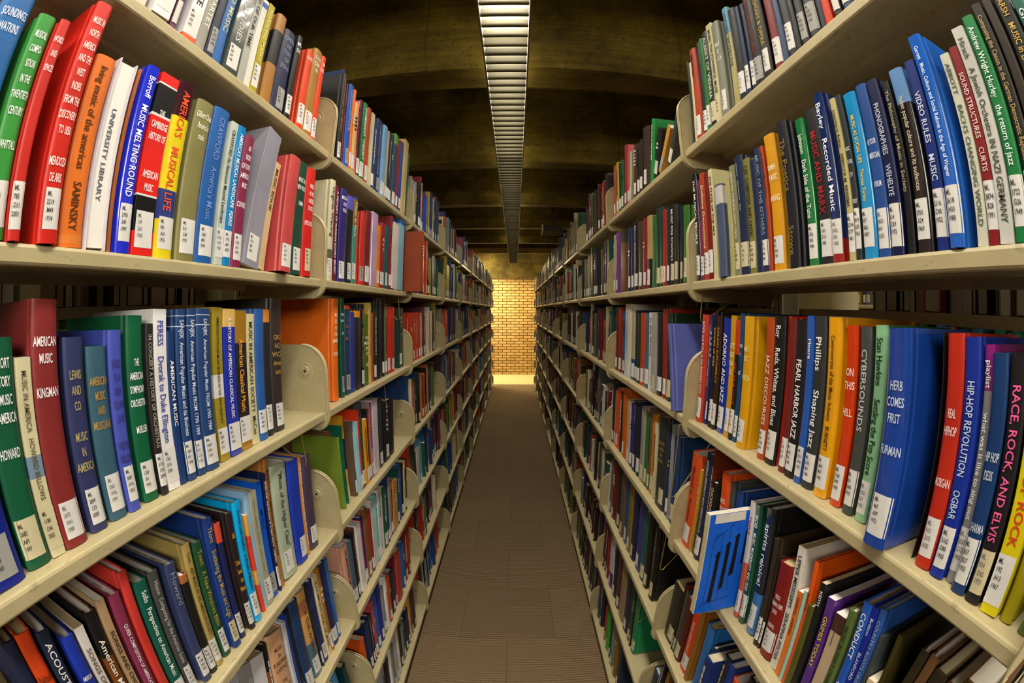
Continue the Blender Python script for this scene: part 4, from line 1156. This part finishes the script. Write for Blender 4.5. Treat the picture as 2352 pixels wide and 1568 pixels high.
R D 0 258 279.7 230 8.5 0 1c5cc8 e8f0f8 h n 1 1 - v:CONDUCT__________ON_IT
R D 0 283 300.8 208 8.5 0 5c7038 303c18 h n 0 1 - v:___MUSIC_IN_EARLY_CANADA's_COUNTRY
R D 0 302 328.3 186 8.5 0 c8b090 604838 q n 0 1 0.85-1:4c3028 v:~~~~
R D 0 335 354.8 196 8.5 0 5c2c8c e0d020 q n 1 1 - v:_____GRIMES_TODAY
R D 0 362 376.3 208 8.5 0 1c1c1c f0f0f0 q n 0 1 - v:KEITH
R D 0 377 393.2 162 8.5 0 5c5c20 - h n 0 1 - -
R D 0 394 404.2 226 8.5 0 f05c10 301408 h n 0 1 - v:_________RICKETTER
R D 0 405 413.1 174 8.5 0 a8d0c0 - q n 0 1 - -
R D 0 416 431.0 164 8.5 0 e87c30 703010 q n 0 1 - v:WERFEL_WERFEL
R D 0 432 454.0 228 8.5 0 e0dcd0 383838 q n 0 1 - v:UPPER_MISSISSIPPI___SERAFINA_PFISTER
R D 0 457 498.9 182 8.5 0 8c1c18 f0e0e0 h w 0 1 - h://////VERDI//ROMAN_DER//OPER////WERFEL
R D 0 500 508.4 182 8.5 0 2c2014 c0a060 h w 0 1 - -
R D 0 509 522.7 210 8.5 0 382c1c - h w 0 1 - -
R D 0 536 567.3 246 8.5 0 202428 f0f4ff h w 1 1 0-0.35:3c74b8;bd:202020 v:___spirits_rejoice!
R D 0 578 600.5 238 8.5 0 1c4c38 f0f0f0 h w 1 1 - v:_BECKE____MUSIC,_MODERNITY_AND_GOD
R D 0 602 620.8 236 8.5 0 d8d4d4 b84040 h w 0 1 0-0.5:d06040 v:___TRIPLE
R D 0 661 687.4 230 8.5 0 1c4488 d0d8e8 h w 0 1 - -
R D 0 694 713.9 238 8.2 0 484c48 e0e0e0 h w 0 1 - h://///MU//SIC
R D 0 719 758.5 246 7.3 0 e45418 f8e0d0 h w 0 1 - h:////MUSIC//THERAPY//IN//THE
R D 0 788 798.2 218 1.8 0 141c14 60c040 h n 0 0 0-1:141c14 -
R D 0 799 826.0 208 1.6 0 1c1816 d8d0a0 h w 0 1 - v:OOOOOOOOOOOOOOO
R D 0 828 836.8 271 1.1 0 742c14 - h n 0 0 - -
R D 0 838 866.0 260 0.9 0 1c2c48 d8d8d8 h w 0 1 - v:MATERNAL_PERSONALITY,_MUSIC_THERAPY_CATALOG
R D 0 868 885.2 231 0.4 0 6c4420 - h n 0 1 - -
R D 0 886 893.1 211 0.2 0 d8b038 302810 q c 0 0 0-0.25:b0a878 v:____Music_Therapy
R D 0 894 950.4 240 0.0 6 e05420 702008 h w 0 1 - v:____Musical_as_Medicine
R D 1 1026 1064.9 238 5.7 0 1c3c68 a0b0c8 h c 0 1 - -
R D 1 1068 1085.0 264 5.6 0 8c8c90 a03060 h n 0 0 - -
R D 1 1087 1108.8 234 5.5 0 28305c - h w 0 0 - -
R D 1 1112 1201.5 264 5.2 4 2e3234 a08848 h c 0 1 - h://////GRUND//LAGEN//DER//MUSIK
R D 1 1219 1243.1 232 5.0 0 c8c098 303020 h c 0 0 - -
R D 1 1245 1279.8 248 4.8 0 d48420 - h c 0 1 - -
R D 1 1284 1309.8 260 4.7 0 6c5440 - h c 0 0 - -
R D 1 1312 1351.6 240 4.5 0 2c7434 - h c 0 1 - -
R D 1 1354 1402.2 248 4.4 0 a0988c b02820 h c 0 1 - -
R D 1 1407 1448.7 239 4.2 0 182038 e0e0e0 h w 0 1 - -
R D 1 1451 1502.6 247 4.0 0 1c2438 e0e0e0 h w 0 1 - v:~~_~~
R D 1 1505 1541.2 230 3.8 0 3c2c80 - h w 0 0 - -
R D 1 1544 1597.9 233 3.6 0 c8b8a0 b03020 h w 0 1 - -
R D 1 1604 1673.1 264 3.3 0 d46814 401808 h w 0 1 - -
R D 1 1679 1722.3 239 1.9 0 3c2c20 - h n 0 0 - -
R D 1 1729 1802.6 243 0.4 0 e0561c 401004 h w 0 1 - -
R D 1 1804 1825.9 230 0.2 0 c06850 - h w 0 0 - -
R D 1 1827 1864.4 258 0.0 0 1c2834 - h w 0 0 - -
R E 0 58 101.9 221 0.0 0 1c5c38 - h w 0 0 - -
R E 0 103 146.9 224 0.0 0 8c2028 - h w 0 0 - -
R E 0 148 168.9 231 0.0 0 8c2028 - h w 0 0 - -
R E 0 170 194.9 235 0.0 0 6a2f4c - h w 0 0 - -
R E 0 196 216.9 231 0.0 0 5c7038 - h w 0 0 - -
R E 0 218 234.9 231 0.0 0 24467e - h w 0 0 - -
R E 0 236 279.9 219 0.0 0 1c5c38 - h c 0 0 - -
R E 0 281 297.9 229 0.0 0 8c2028 - h w 0 0 - -
R E 0 299 333.9 207 0.0 0 5c7038 - h w 0 0 - -
R E 0 335 359.9 234 0.0 0 8a8a84 - h w 0 0 - -
R E 0 361 385.9 247 0.0 0 c07830 - h w 0 0 - -
R E 0 387 407.9 235 0.0 0 c83c20 - h c 0 0 - -
R E 0 409 443.9 227 0.0 0 26262c - h c 0 0 - -
R E 0 445 461.9 228 0.0 0 3c3430 - h c 0 0 - -
R E 0 463 490.8 249 0.0 0 26262c - h c 0 0 - -
R E 0 494 527.4 198 4.8 0 d05020 - h n 0 0 - -
R E 0 528 555.7 212 4.8 0 1c3480 d0d0c8 h n 0 0 - v:____MUSIC
R E 0 557 589.3 210 4.8 0 242c3c e0e0d0 h n 0 0 - v:Charles_F._________Charles_F._French
R E 0 590 628.5 184 4.6 25 1c3478 d8d8c8 h n 0 0 - -
R E 0 629 643.6 190 4.3 0 242c38 e0e0e0 h n 0 0 - v:________IVES
R E 0 659 696.3 220 3.6 0 2c7cc8 - h n 0 1 - -
R E 0 724 745.3 226 2.0 0 9c6820 - h n 0 1 - -
R E 0 747 798.2 200 1.6 0 e04810 f0d8c8 h w 0 1 - v:______MUSIC,_DANCE,_SPACE
R E 0 801 845.2 209 0.9 0 541c18 703020 h c 0 1 - -
R E 0 846 853.1 213 0.7 0 2c6854 - h c 0 0 - -
R E 0 854 861.0 228 0.4 0 6c2014 e0a030 h c 0 0 - v:_MUSIC_AND_DISCOURSE
R E 0 862 868.9 229 0.2 0 1a1816 a08838 h c 0 0 - v:MUSICAL_MEANING_AND_INTERPRETATION
R E 0 870 950.4 190 0.0 0 1c1a18 - h c 0 1 - -
R E 1 1097 1141.7 250 6.0 0 14120f c0c0c0 h c 0 1 - v:~~~_~~~~_~~
R E 1 1172 1211.6 266 5.9 0 201c18 - h c 0 1 - -
R E 1 1216 1260.8 248 5.8 0 1c5c48 - h c 0 1 - -
R E 1 1265 1336.9 252 5.7 0 3c3c88 6c6ca8 h w 0 1 - -
R E 1 1353 1408.9 284 5.6 0 202848 - h c 0 1 - -
R E 1 1414 1468.0 273 5.6 0 8c7428 - h w 0 1 - -
R E 1 1473 1533.1 271 5.5 0 1c5880 - h w 0 1 - -
R E 1 1541 1602.1 255 5.4 0 6c5444 - h c 0 1 - -
R E 1 1608 1690.8 273 4.2 0 1c201c - h c 0 1 - -
R E 1 1703 1770.1 253 1.7 0 7c1c1c e0e0e0 h w 0 0 - -
R E 1 1777 1820.9 248 0.2 0 6c6864 8c2028 h w 0 0 - -
R E 1 1822 1864.4 213 0.0 0 d8d8d0 - h w 0 0 - -
R F 0 58 86.9 237 0.0 0 d8d0b0 - h w 0 0 - -
R F 0 88 131.9 201 0.0 0 a4902c - h w 0 0 - -
R F 0 133 167.9 233 0.0 0 1c5c38 - h w 0 0 - -
R F 0 169 203.9 230 0.0 0 26262c - h w 0 0 - -
R F 0 205 233.9 224 0.0 0 a4902c - h w 0 0 - -
R F 0 235 269.9 201 0.0 0 1c6480 - h w 0 0 - -
R F 0 271 291.9 247 0.0 0 5c7038 - h w 0 0 - -
R F 0 293 336.9 206 0.0 0 8a8a84 - h w 0 0 - -
R F 0 338 358.9 235 0.0 0 1c6480 - h c 0 0 - -
R F 0 360 380.9 214 0.0 0 4c2c20 - h c 0 0 - -
R F 0 382 410.9 219 0.0 0 c07830 - h c 0 0 - -
R F 0 412 455.9 222 0.0 0 c07830 - h w 0 0 - -
R F 0 457 491.9 250 0.0 0 e8e4e0 - h w 0 0 - -
R F 0 493 521.9 203 0.0 0 24467e - h w 0 0 - -
R F 0 523 543.9 210 0.0 0 24467e - h w 0 0 - -
R F 0 545 573.9 233 0.0 0 c07830 - h w 0 0 - -
R F 0 575 603.9 224 0.0 0 4c2c20 - h w 0 0 - -
R F 0 605 629.9 223 0.0 0 8c2028 - h w 0 0 - -
R F 0 631 651.9 233 0.0 0 1c5c38 - h c 0 0 - -
R F 0 653 681.9 243 0.0 0 8a8a84 - h w 0 0 - -
R F 0 683 717.9 213 0.0 0 3c3430 - h w 0 0 - -
R F 0 719 743.9 234 0.0 0 24467e - h w 0 0 - -
R F 0 745 761.9 217 0.0 0 c07830 - h c 0 0 - -
R F 0 763 779.9 234 0.0 0 6a2f4c - h w 0 0 - -
R F 0 796 823.3 272 0.0 0 542818 - h n 0 0 - -
R F 0 824 852.0 232 0.0 0 a87820 f0d8b0 h n 0 0 - -
R F 0 867 881.5 246 0.0 0 24242a e8e8e8 h n 0 0 - v:____The_Oxford_Companion
R F 0 882 889.4 216 0.0 0 6c6c68 - h n 0 0 - -
R F 0 890 950.4 150 0.0 0 1c3448 - h n 0 0 - -
R F 1 1168 1215.1 270 9.2 0 1c8454 - h c 0 1 - -
R F 1 1220 1236.5 259 8.9 0 2c2420 - h c 0 0 - -
R F 1 1242 1285.8 247 8.6 0 1c5430 - h c 0 0 - -
R F 1 1291 1360.1 242 8.1 0 24263c - h w 0 1 - -
R F 1 1366 1450.9 280 7.4 0 9c8460 - h n 0 1 - -
R F 1 1457 1521.4 281 6.7 0 4c2428 - h w 0 1 - -
R F 1 1541 1609.5 251 6.0 0 1c1c20 - h w 0 0 - -
R F 1 1616 1695.9 244 5.4 0 c8c4cc 4c2c80 h w 0 0 0-0.3:4c2c80 -
R F 1 1703 1756.5 250 4.7 0 902018 - h c 0 0 - -
R F 1 1764 1814.2 239 2.9 0 1c2434 - h c 0 0 - -
R F 1 1815 1852.1 261 2.7 0 6c2018 - h c 0 0 - -
R G 0 58 78.9 206 0.0 0 a4902c - h c 0 0 - -
R G 0 80 108.9 234 0.0 0 d8d0b0 - h w 0 0 - -
R G 0 110 130.9 236 0.0 0 28386c - h w 0 0 - -
R G 0 132 175.9 204 0.0 0 1c6480 - h c 0 0 - -
R G 0 177 220.9 216 0.0 0 6a2f4c - h c 0 0 - -
R G 0 222 246.9 203 0.0 0 6a2f4c - h w 0 0 - -
R G 0 248 268.9 209 0.0 0 e8e4e0 - h w 0 0 - -
R G 0 270 313.9 230 0.0 0 3c3430 - h w 0 0 - -
R G 0 315 343.9 203 0.0 0 5c7038 - h w 0 0 - -
R G 0 345 361.9 202 0.0 0 1c1c20 - h c 0 0 - -
R G 0 363 379.9 236 0.0 0 26262c - h w 0 0 - -
R G 0 381 397.9 247 0.0 0 24467e - h w 0 0 - -
R G 0 399 442.9 203 0.0 0 1c6480 - h w 0 0 - -
R G 0 444 460.9 213 0.0 0 5c7038 - h w 0 0 - -
R G 0 462 486.9 232 0.0 0 24467e - h w 0 0 - -
R G 0 488 508.9 235 0.0 0 b8ac80 - h w 0 0 - -
R G 0 510 530.9 227 0.0 0 1c5c38 - h c 0 0 - -
R G 0 532 548.9 204 0.0 0 d8d0b0 - h w 0 0 - -
R G 0 550 593.9 211 0.0 0 1c2c5c - h w 0 0 - -
R G 0 595 629.9 218 0.0 0 5c7038 - h w 0 0 - -
R G 0 631 665.9 231 0.0 0 1c2c5c - h c 0 0 - -
R G 0 667 710.9 222 0.0 0 26262c - h w 0 0 - -
R G 0 712 732.9 216 0.0 0 1c5c38 - h c 0 0 - -
R G 0 734 762.9 216 0.0 0 c83c20 - h w 0 0 - -
R G 0 764 792.9 212 0.0 0 1c5c38 - h w 0 0 - -
R G 0 794 828.9 233 0.0 0 3c3430 - h w 0 0 - -
R G 1 1261 1326.9 270 9.3 0 1c2840 - h w 0 0 - -
R G 1 1334 1395.1 259 9.7 0 8c6c14 - h c 0 0 - -
R G 1 1411 1457.9 243 10.1 0 6c8c84 - h w 0 0 - -
R G 1 1466 1514.7 233 10.4 0 24281c - h w 0 0 - -
R G 1 1523 1590.3 201 10.8 0 2cb030 - h w 0 0 - -
R G 1 1599 1642.6 201 8.4 0 b02c18 - h c 0 0 - -
R G 1 1715 1770.8 283 6.1 0 2c2c34 - h c 0 0 - -
R G 1 1780 1848.5 236 3.9 0 1c4460 - h c 0 0 - -"""
SHN = {'A': 'top', 'B': 'second', 'C': 'third', 'D': 'fourth', 'E': 'fifth', 'F': 'sixth', 'G': 'lowest'}
stuff = MB()                                    # everything beyond the 300 books that show largest
def stuff_book(T, t, H, D, col, kind, st, rnd, bands=()):
    """a full-depth book in the shared mesh: boards, spine, page block, paper call number label"""
    c = lin(col); th = .0022 if kind == 'h' else .0006; h = t / 2
    bulge = .14 * t if kind == 'h' else 0; bulge = min(bulge, .006)
    pc = lin(rnd.choice(PAGE_COLS))
    stuff.box(-D, -bulge, -h, -h + th, 0, H, c, T=T); stuff.box(-D, -bulge, h - th, h, 0, H, c, T=T)
    zz = sorted({0.0, H} | {a * H for a, b, q in bands} | {b * H for a, b, q in bands})
    arcp = [(-bulge, -h), (-bulge * .3, -h * .6), (0, 0), (-bulge * .3, h * .6), (-bulge, h)] if bulge else [(0, -h), (0, h)]
    for z0, z1 in zip(zz, zz[1:]):
        cc = c
        for a, b, q in bands:
            if a * H <= (z0 + z1) / 2 < b * H: cc = lin(q)
        n = len(arcp)
        stuff.add([T(x, y, z0) for x, y in arcp] + [T(x, y, z1) for x, y in arcp], [(i, i + 1, n + i + 1, n + i) for i in range(n - 1)], cc, 0, False)
    n = len(arcp)
    for z in (0, H): stuff.face([T(x, y, z) for x, y in arcp] + [T(-bulge - .002, h, z), T(-bulge - .002, -h, z)], c)
    g0 = .003 if kind == 'h' else .0008
    stuff.box(-D + g0, -bulge - .0015, -h + th, h - th, g0, H - g0, pc, T=T)
    if st != 'n':
        w = min(t * .85, .028) / 2; z0 = .012; z1 = .052
        sc = lin({'w': 'e4e2dc', 'c': 'd2c8a2', 'g': 'a4a4a0'}[st])
        if bulge: ys = [-w, -w * .4, w * .4, w]
        else: ys = [-w, w]
        f = lambda y: (-bulge * (y / h) ** 2 if bulge else 0) + .0008
        m = len(ys)
        stuff.add([T(f(y), y, z0) for y in ys] + [T(f(y), y, z1) for y in ys], [(i, i + 1, m + i + 1, m + i) for i in range(m - 1)], sc)
    if rnd.random() < .6:                       # a band of title lettering, too small to read
        tc = lin(rnd.choice(['e8e4d8', 'c8b070', 'd8d8d8', '181818'])); z = H * (.55 + rnd.random() * .1)
        if rnd.random() < .5:
            for i in range(rnd.randint(2, 5)):
                w = h * (.4 + rnd.random() * .35)
                stuff.face([T(.0008, -w, z), T(.0008, w, z), T(.0008, w, z + .006), T(.0008, -w, z + .006)], tc); z += .012
        else:
            z = H * .35
            while z < H * .85:
                l = .006 + rnd.random() * .016
                stuff.face([T(.0008, -h * .25, z), T(.0008, h * .25, z), T(.0008, h * .25, z + l), T(.0008, -h * .25, z + l)], tc); z += l + .003

def placer(sd_sign_front_x, facing, y, z, lean):
    """local (x out of the shelf, y along it, z up) to world; lean tips the top towards +y"""
    cl, sl = math.cos(lean), math.sin(lean)
    def T(x, yy, zz):
        return (sd_sign_front_x + facing * x, y + facing * 0 + (yy * cl + zz * sl), z + (-yy * sl + zz * cl))
    return T

used_labels = {}
def unique(lab):
    used_labels[lab] = used_labels.get(lab, 0) + 1
    return lab

ROWS = {}
for ln in DATA.strip().split('\n'):
    q = ln.split(' ', 15)
    key = tuple(q[:3])
    ROWS.setdefault(key, []).append(dict(sd=q[0], sh=q[1], bay=int(q[2]), y0=float(q[3]) / 1000, y1=float(q[4]) / 1000, H=float(q[5]) / 1000, lean=R(float(q[6])), p=float(q[7]) / 1000,
                                         col=q[8], tc=q[9], kind=q[10], st=q[11], gloss=q[12] == '1', own=q[13] == '1', ex=q[14], title=q[15]))

# which lettered titles occur once only
tcount = {}
for L in ROWS.values():
    for r in L:
        if r['own']:
            w = title_words(r['title']); tcount[w] = tcount.get(w, 0) + 1

BASE_CLOTH = 1.0
def make_book(r, order, bi, nxt):
    sd, sh = r['sd'], r['sh']; sg = -1 if sd == 'L' else 1; facing = -sg
    k = 'ABCDEFG'.index(sh)
    t = (r['y1'] - r['y0']) * math.cos(r['lean']) - .0006; H = r['H']
    rnd = random.Random(bi * 7 + 3)
    kind = r['kind']; st = r['st']; gloss = r['gloss']
    D = min(.205, max(.125, H * (.66 + rnd.random() * .08)))
    z = zsh(sd, k) + .0004
    jit = (rnd.random() - .5) * .004
    X = sg * (front(sd) + SETB[sh] - r['p'] + jit)
    lean = r['lean']
    yc = (r['y0'] + r['y1']) / 2
    lift = abs(math.sin(lean)) * t / 2
    bands = []; bd = None
    if r['ex'] != '-':
        for e in r['ex'].split(';'):
            a, c = e.split(':')
            if a == 'bd': bd = c
            else: lo, hi = a.split('-'); bands.append((float(lo), float(hi), c))
    if not r['own']:
        T = placer(X, facing, yc, z + lift, lean)
        stuff_book(T, t, H, D, r['col'], 'q' if kind == 'q' else 'h', st, rnd, bands)
        return
    mb, xs, th, bulge = cover_mb(t, H, D, kind, r['col'], bands, bd)
    mat = M['gloss'] if gloss else M['paper'] if kind == 'q' else M['cloth']
    o = mb.build('book', mat)
    if kind == 'f': xs = lambda y: -.004
    # place: local +x points out of the shelf
    Rm = Matrix.Rotation(0 if facing > 0 else math.pi, 3, 'Z')
    Lm = Matrix.Rotation(-lean if facing > 0 else lean, 3, 'X')
    o.matrix_world = Matrix.Translation((X, yc, z + lift)) @ (Rm @ Lm).to_4x4()
    # label
    words_ = title_words(r['title'])
    side = side_word[sd]
    pos = 'beyond' if r['bay'] == 1 else 'before'
    size = 'thin' if t < .021 else 'thick' if t > .05 else ''
    kindw = 'paperback' if kind == 'q' else 'book'
    c = cname(r['col'])
    if kind == 'f':
        lab = 'green book shelved with its white page edges outwards on the %s second shelf' % side
    elif words_ and tcount[words_] == 1:
        lab = ' '.join(('%s %s %s lettered %s, %s shelf of the %s stacks' % (size, c, kindw, words_, SHN[sh], side)).split())
    else:
        n = order
        tens = ['', '', 'twenty', 'thirty', 'forty']
        o_ = ORD + ['thirteenth', 'fourteenth', 'fifteenth', 'sixteenth', 'seventeenth', 'eighteenth', 'nineteenth', 'twentieth']
        on = o_[n] if n <= 20 else (tens[n // 10] + (' ' + ORD[n % 10] if n % 10 else 'th'))
        on = on.replace('thirtyth', 'thirtieth')
        lab = ' '.join(('%s %s %s, %s %s the first bracket, %s shelf, %s stacks' % (size, c, kindw, on, pos, SHN[sh], side)).split())
    tag(o, unique(lab), 'book', '%s shelf of the %s stacks' % (SHN[sh], side))
    pages_mb(t, H, D, kind, th, bulge, rnd.choice(PAGE_COLS)).build('page_block', M['pages'], o)
    z1 = .01
    if st != 'n':
        smb, z1 = sticker_mb(t, xs, st, kind == 'q' or t < .022, bi)
        smb.build('call_number_label', M['sticker'], o, recalc=False)
    if r['title'] != '-' and r['tc'] != '-':
        lm = lettering_mb(r['title'], t, H, xs, z1, r['tc'], bi, kind)
        if lm.v: lm.build('title_lettering', M['print'], o, recalc=False)
    # library stamp on the head of some page blocks on the lower shelves
    if sh in 'DEF' and kind == 'h' and t > .02 and rnd.random() < .6:
        s = MB(); size_ = min(.009, t * .35)
        ww = text_width('CLARK UNIVERSITY LIBRARY') * size_
        f = 1 if facing > 0 else -1
        add_text(s, 'CLARK UNIVERSITY LIBRARY', -ww / 2, -size_ * .36, size_, 1.0, lambda u, v: (-D * .5 + u * -1, v * -1, H - .0032 + .0004), lin('38343a'))
        s.build('library_stamp', M['print'], o, recalc=False)
    return o

bi = 0
for key, L in ROWS.items():
    L.sort(key=lambda r: r['y0'])
    n = len(L)
    for i, r in enumerate(L):
        order = (n - i) if r['bay'] == 0 else (i + 1)
        make_book(r, order, bi, L[i + 1] if i + 1 < n else None); bi += 1

# the book with the piano-key cover that sticks out of the fourth shelf
def piano_book():
    t, H, D = .019, .213, .2
    X = .336; y = .6505; z = zsh('R', 3) + .0004
    mb, xs, th, bulge = cover_mb(t, H, D, 'q', '1868e8', (), None)
    # cream cloth spine strip
    for i, f in enumerate(mb.f):
        xm = sum(mb.v[q][0] for q in f) / len(f)
        if xm > -.004: mb.c[i] = lin('d4c8a0')
    o = mb.build('book', M['paper'])
    lean = R(4)
    o.matrix_world = Matrix.Translation((X, y, z + .001)) @ (Matrix.Rotation(math.pi, 3, 'Z') @ Matrix.Rotation(lean, 3, 'X')).to_4x4()
    tag(o, 'bright blue book with black piano keys on its cover, jutting out from its shelf', 'book', 'fourth shelf of the right stacks')
    pages_mb(t, H, D, 'q', th, bulge, 'e4dcc0').build('page_block', M['pages'], o)
    # the cover that faces the camera is the one at world -y: local +y after the half turn
    a = MB(); off = t / 2 + .0004
    def F(u, v): return (-u * .72, off, v)      # u: distance in from the spine edge
    K = lin('101418'); Wt = lin('e6e2da'); ln = lin('0c2c78')
    keys = [(.040, .022, .128), (.066, .050, .146), (.090, .078, .160)]
    for u, v0, v1 in keys:
        a.face([F(u - .007, v0), F(u + .005, v0 + .004), F(u + .006, v1), F(u - .005, v1 - .003)], K)
        a.face([F(u - .008, v1 + .000), F(u, v1 - .004), F(u + .009, v1 + .003), F(u + .001, v1 + .010)], K)
    a.face([F(.112, .1), F(.118, .104), F(.119, .172), F(.113, .17)], K)
    def line(p, q, w=.0006):
        dx, dy = q[0] - p[0], q[1] - p[1]; L = math.hypot(dx, dy); nx, ny = -dy / L * w, dx / L * w
        a.face([F(p[0] + nx, p[1] + ny), F(q[0] + nx, q[1] + ny), F(q[0] - nx, q[1] - ny), F(p[0] - nx, p[1] - ny)], ln)
    line((.012, .012), (.022, .022)); line((.022, .022), (.10, .03)); line((.022, .022), (.02, .15))
    line((.02, .15), (.03, .17)); line((.03, .17), (.045, .175)); line((.045, .175), (.046, .125)); line((.066, .19), (.068, .14)); line((.092, .2), (.09, .155))
    line((.055, .08), (.062, .03)); line((.08, .1), (.088, .045)); line((.105, .12), (.11, .06)); line((.02, .16), (.1, .205))
    a.build('cover_drawing', M['print'], o, recalc=False)
    b = MB()
    b.face([(-.012, off + .0003, H - .018), (-.075, off + .0003, H - .018), (-.075, off + .0003, H - .0005), (-.012, off + .0003, H - .0005)], Wt)
    b.face([(.0004, -t * .4, .012), (.0004, t * .4, .012), (.0004, t * .4, .012), (.0004, -t * .4, .012)], Wt)
    b.build('call_number_label', M['sticker'], o, recalc=False)
piano_book()

# books of the far sections, the neighbouring aisles: one object of many books
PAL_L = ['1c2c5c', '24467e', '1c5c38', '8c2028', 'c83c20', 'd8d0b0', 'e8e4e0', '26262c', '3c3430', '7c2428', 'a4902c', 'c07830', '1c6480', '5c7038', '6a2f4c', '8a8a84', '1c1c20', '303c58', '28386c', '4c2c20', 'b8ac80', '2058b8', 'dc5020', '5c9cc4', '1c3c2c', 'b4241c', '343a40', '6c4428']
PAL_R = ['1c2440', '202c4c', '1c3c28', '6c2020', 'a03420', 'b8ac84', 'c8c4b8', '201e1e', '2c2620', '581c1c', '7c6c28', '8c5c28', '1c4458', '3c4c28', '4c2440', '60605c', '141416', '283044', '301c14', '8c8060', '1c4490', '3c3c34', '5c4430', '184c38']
def fill(sd, b, facing, xf, y0, y1, k, rnd, pal, gap_end=0.0, zo=0.0):
    z = zsh(sd, k) + .0004 + (zo if k < 6 else 0)
    y = y0 + .008
    end = y1 - .008 - gap_end
    run = rnd.choice([None, None, None, rnd.choice(pal)]); left = 0
    tall = rnd.uniform(.2, .225)
    while y < end - .012:
        t = rnd.choice([.012, .016, .019, .022, .025, .028, .032, .038, .046, .055])
        if y + t > end: break
        if left <= 0:
            left = rnd.randint(2, 14); run = rnd.choice([None, None, None, None, rnd.choice(pal)])
        left -= 1
        col = run or rnd.choice(pal)
        if run: H = tall
        else: H = min(.285, max(.17, rnd.gauss(.225, .022)))
        if rnd.random() < .04: H = .28
        if zo and k == 6: H = min(H, .225)
        D = H * .7
        X = xf - facing * (SETB['ABCDEFG'[k]] + rnd.uniform(-.006, .016))
        lean = 0
        T = placer(X, facing, y + t / 2, z, 0)
        stuff_book(T, t - .0006, H, D, col, rnd.choice('hhhq'), rnd.choice('wwwwcn'), rnd)
        y += t
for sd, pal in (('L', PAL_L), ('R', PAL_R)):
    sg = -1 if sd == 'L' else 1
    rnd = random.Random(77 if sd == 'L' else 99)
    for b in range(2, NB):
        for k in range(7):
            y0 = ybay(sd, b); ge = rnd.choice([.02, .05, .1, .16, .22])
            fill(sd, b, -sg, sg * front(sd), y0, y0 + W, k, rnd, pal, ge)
    # the other face of the range: seen from behind, between the shelves; fore edges towards us
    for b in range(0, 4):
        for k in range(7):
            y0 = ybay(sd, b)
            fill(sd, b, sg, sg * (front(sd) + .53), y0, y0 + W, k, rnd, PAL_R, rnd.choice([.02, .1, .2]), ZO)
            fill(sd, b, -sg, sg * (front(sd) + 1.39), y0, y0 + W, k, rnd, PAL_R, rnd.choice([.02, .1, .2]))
tag(stuff.build('books', M['mixed'], recalc=False), 'rows of smaller and farther library books filling the shelves beyond the nearest ones', kind='stuff')

wire_support('L', YL + .58, 2 - 0, 'gold wire book support hanging over the third shelf, left stacks', .1)
wire_support('R', YR - .015, 1, 'gold wire book support hanging beside the periwinkle and red books', .075)
wire_support('R', YR + .022, 2, 'long gold wire book support hanging in front of navy books, fourth shelf', .19, .03)
wire_support('R', YR + .10, 3, 'gold wire book support over black books on the fifth shelf, right stacks', .15)
wire_support('R', YR + .22, 4, 'gold wire book support against the green book on the sixth shelf', .14)
wire_support('L', YL + .80, 1, 'thin gold wire book support hanging by the dark green book', .1)
wire_support('L', YL - .10, 2, 'thin gold wire book support above purple book, fourth shelf, left stacks', .09)
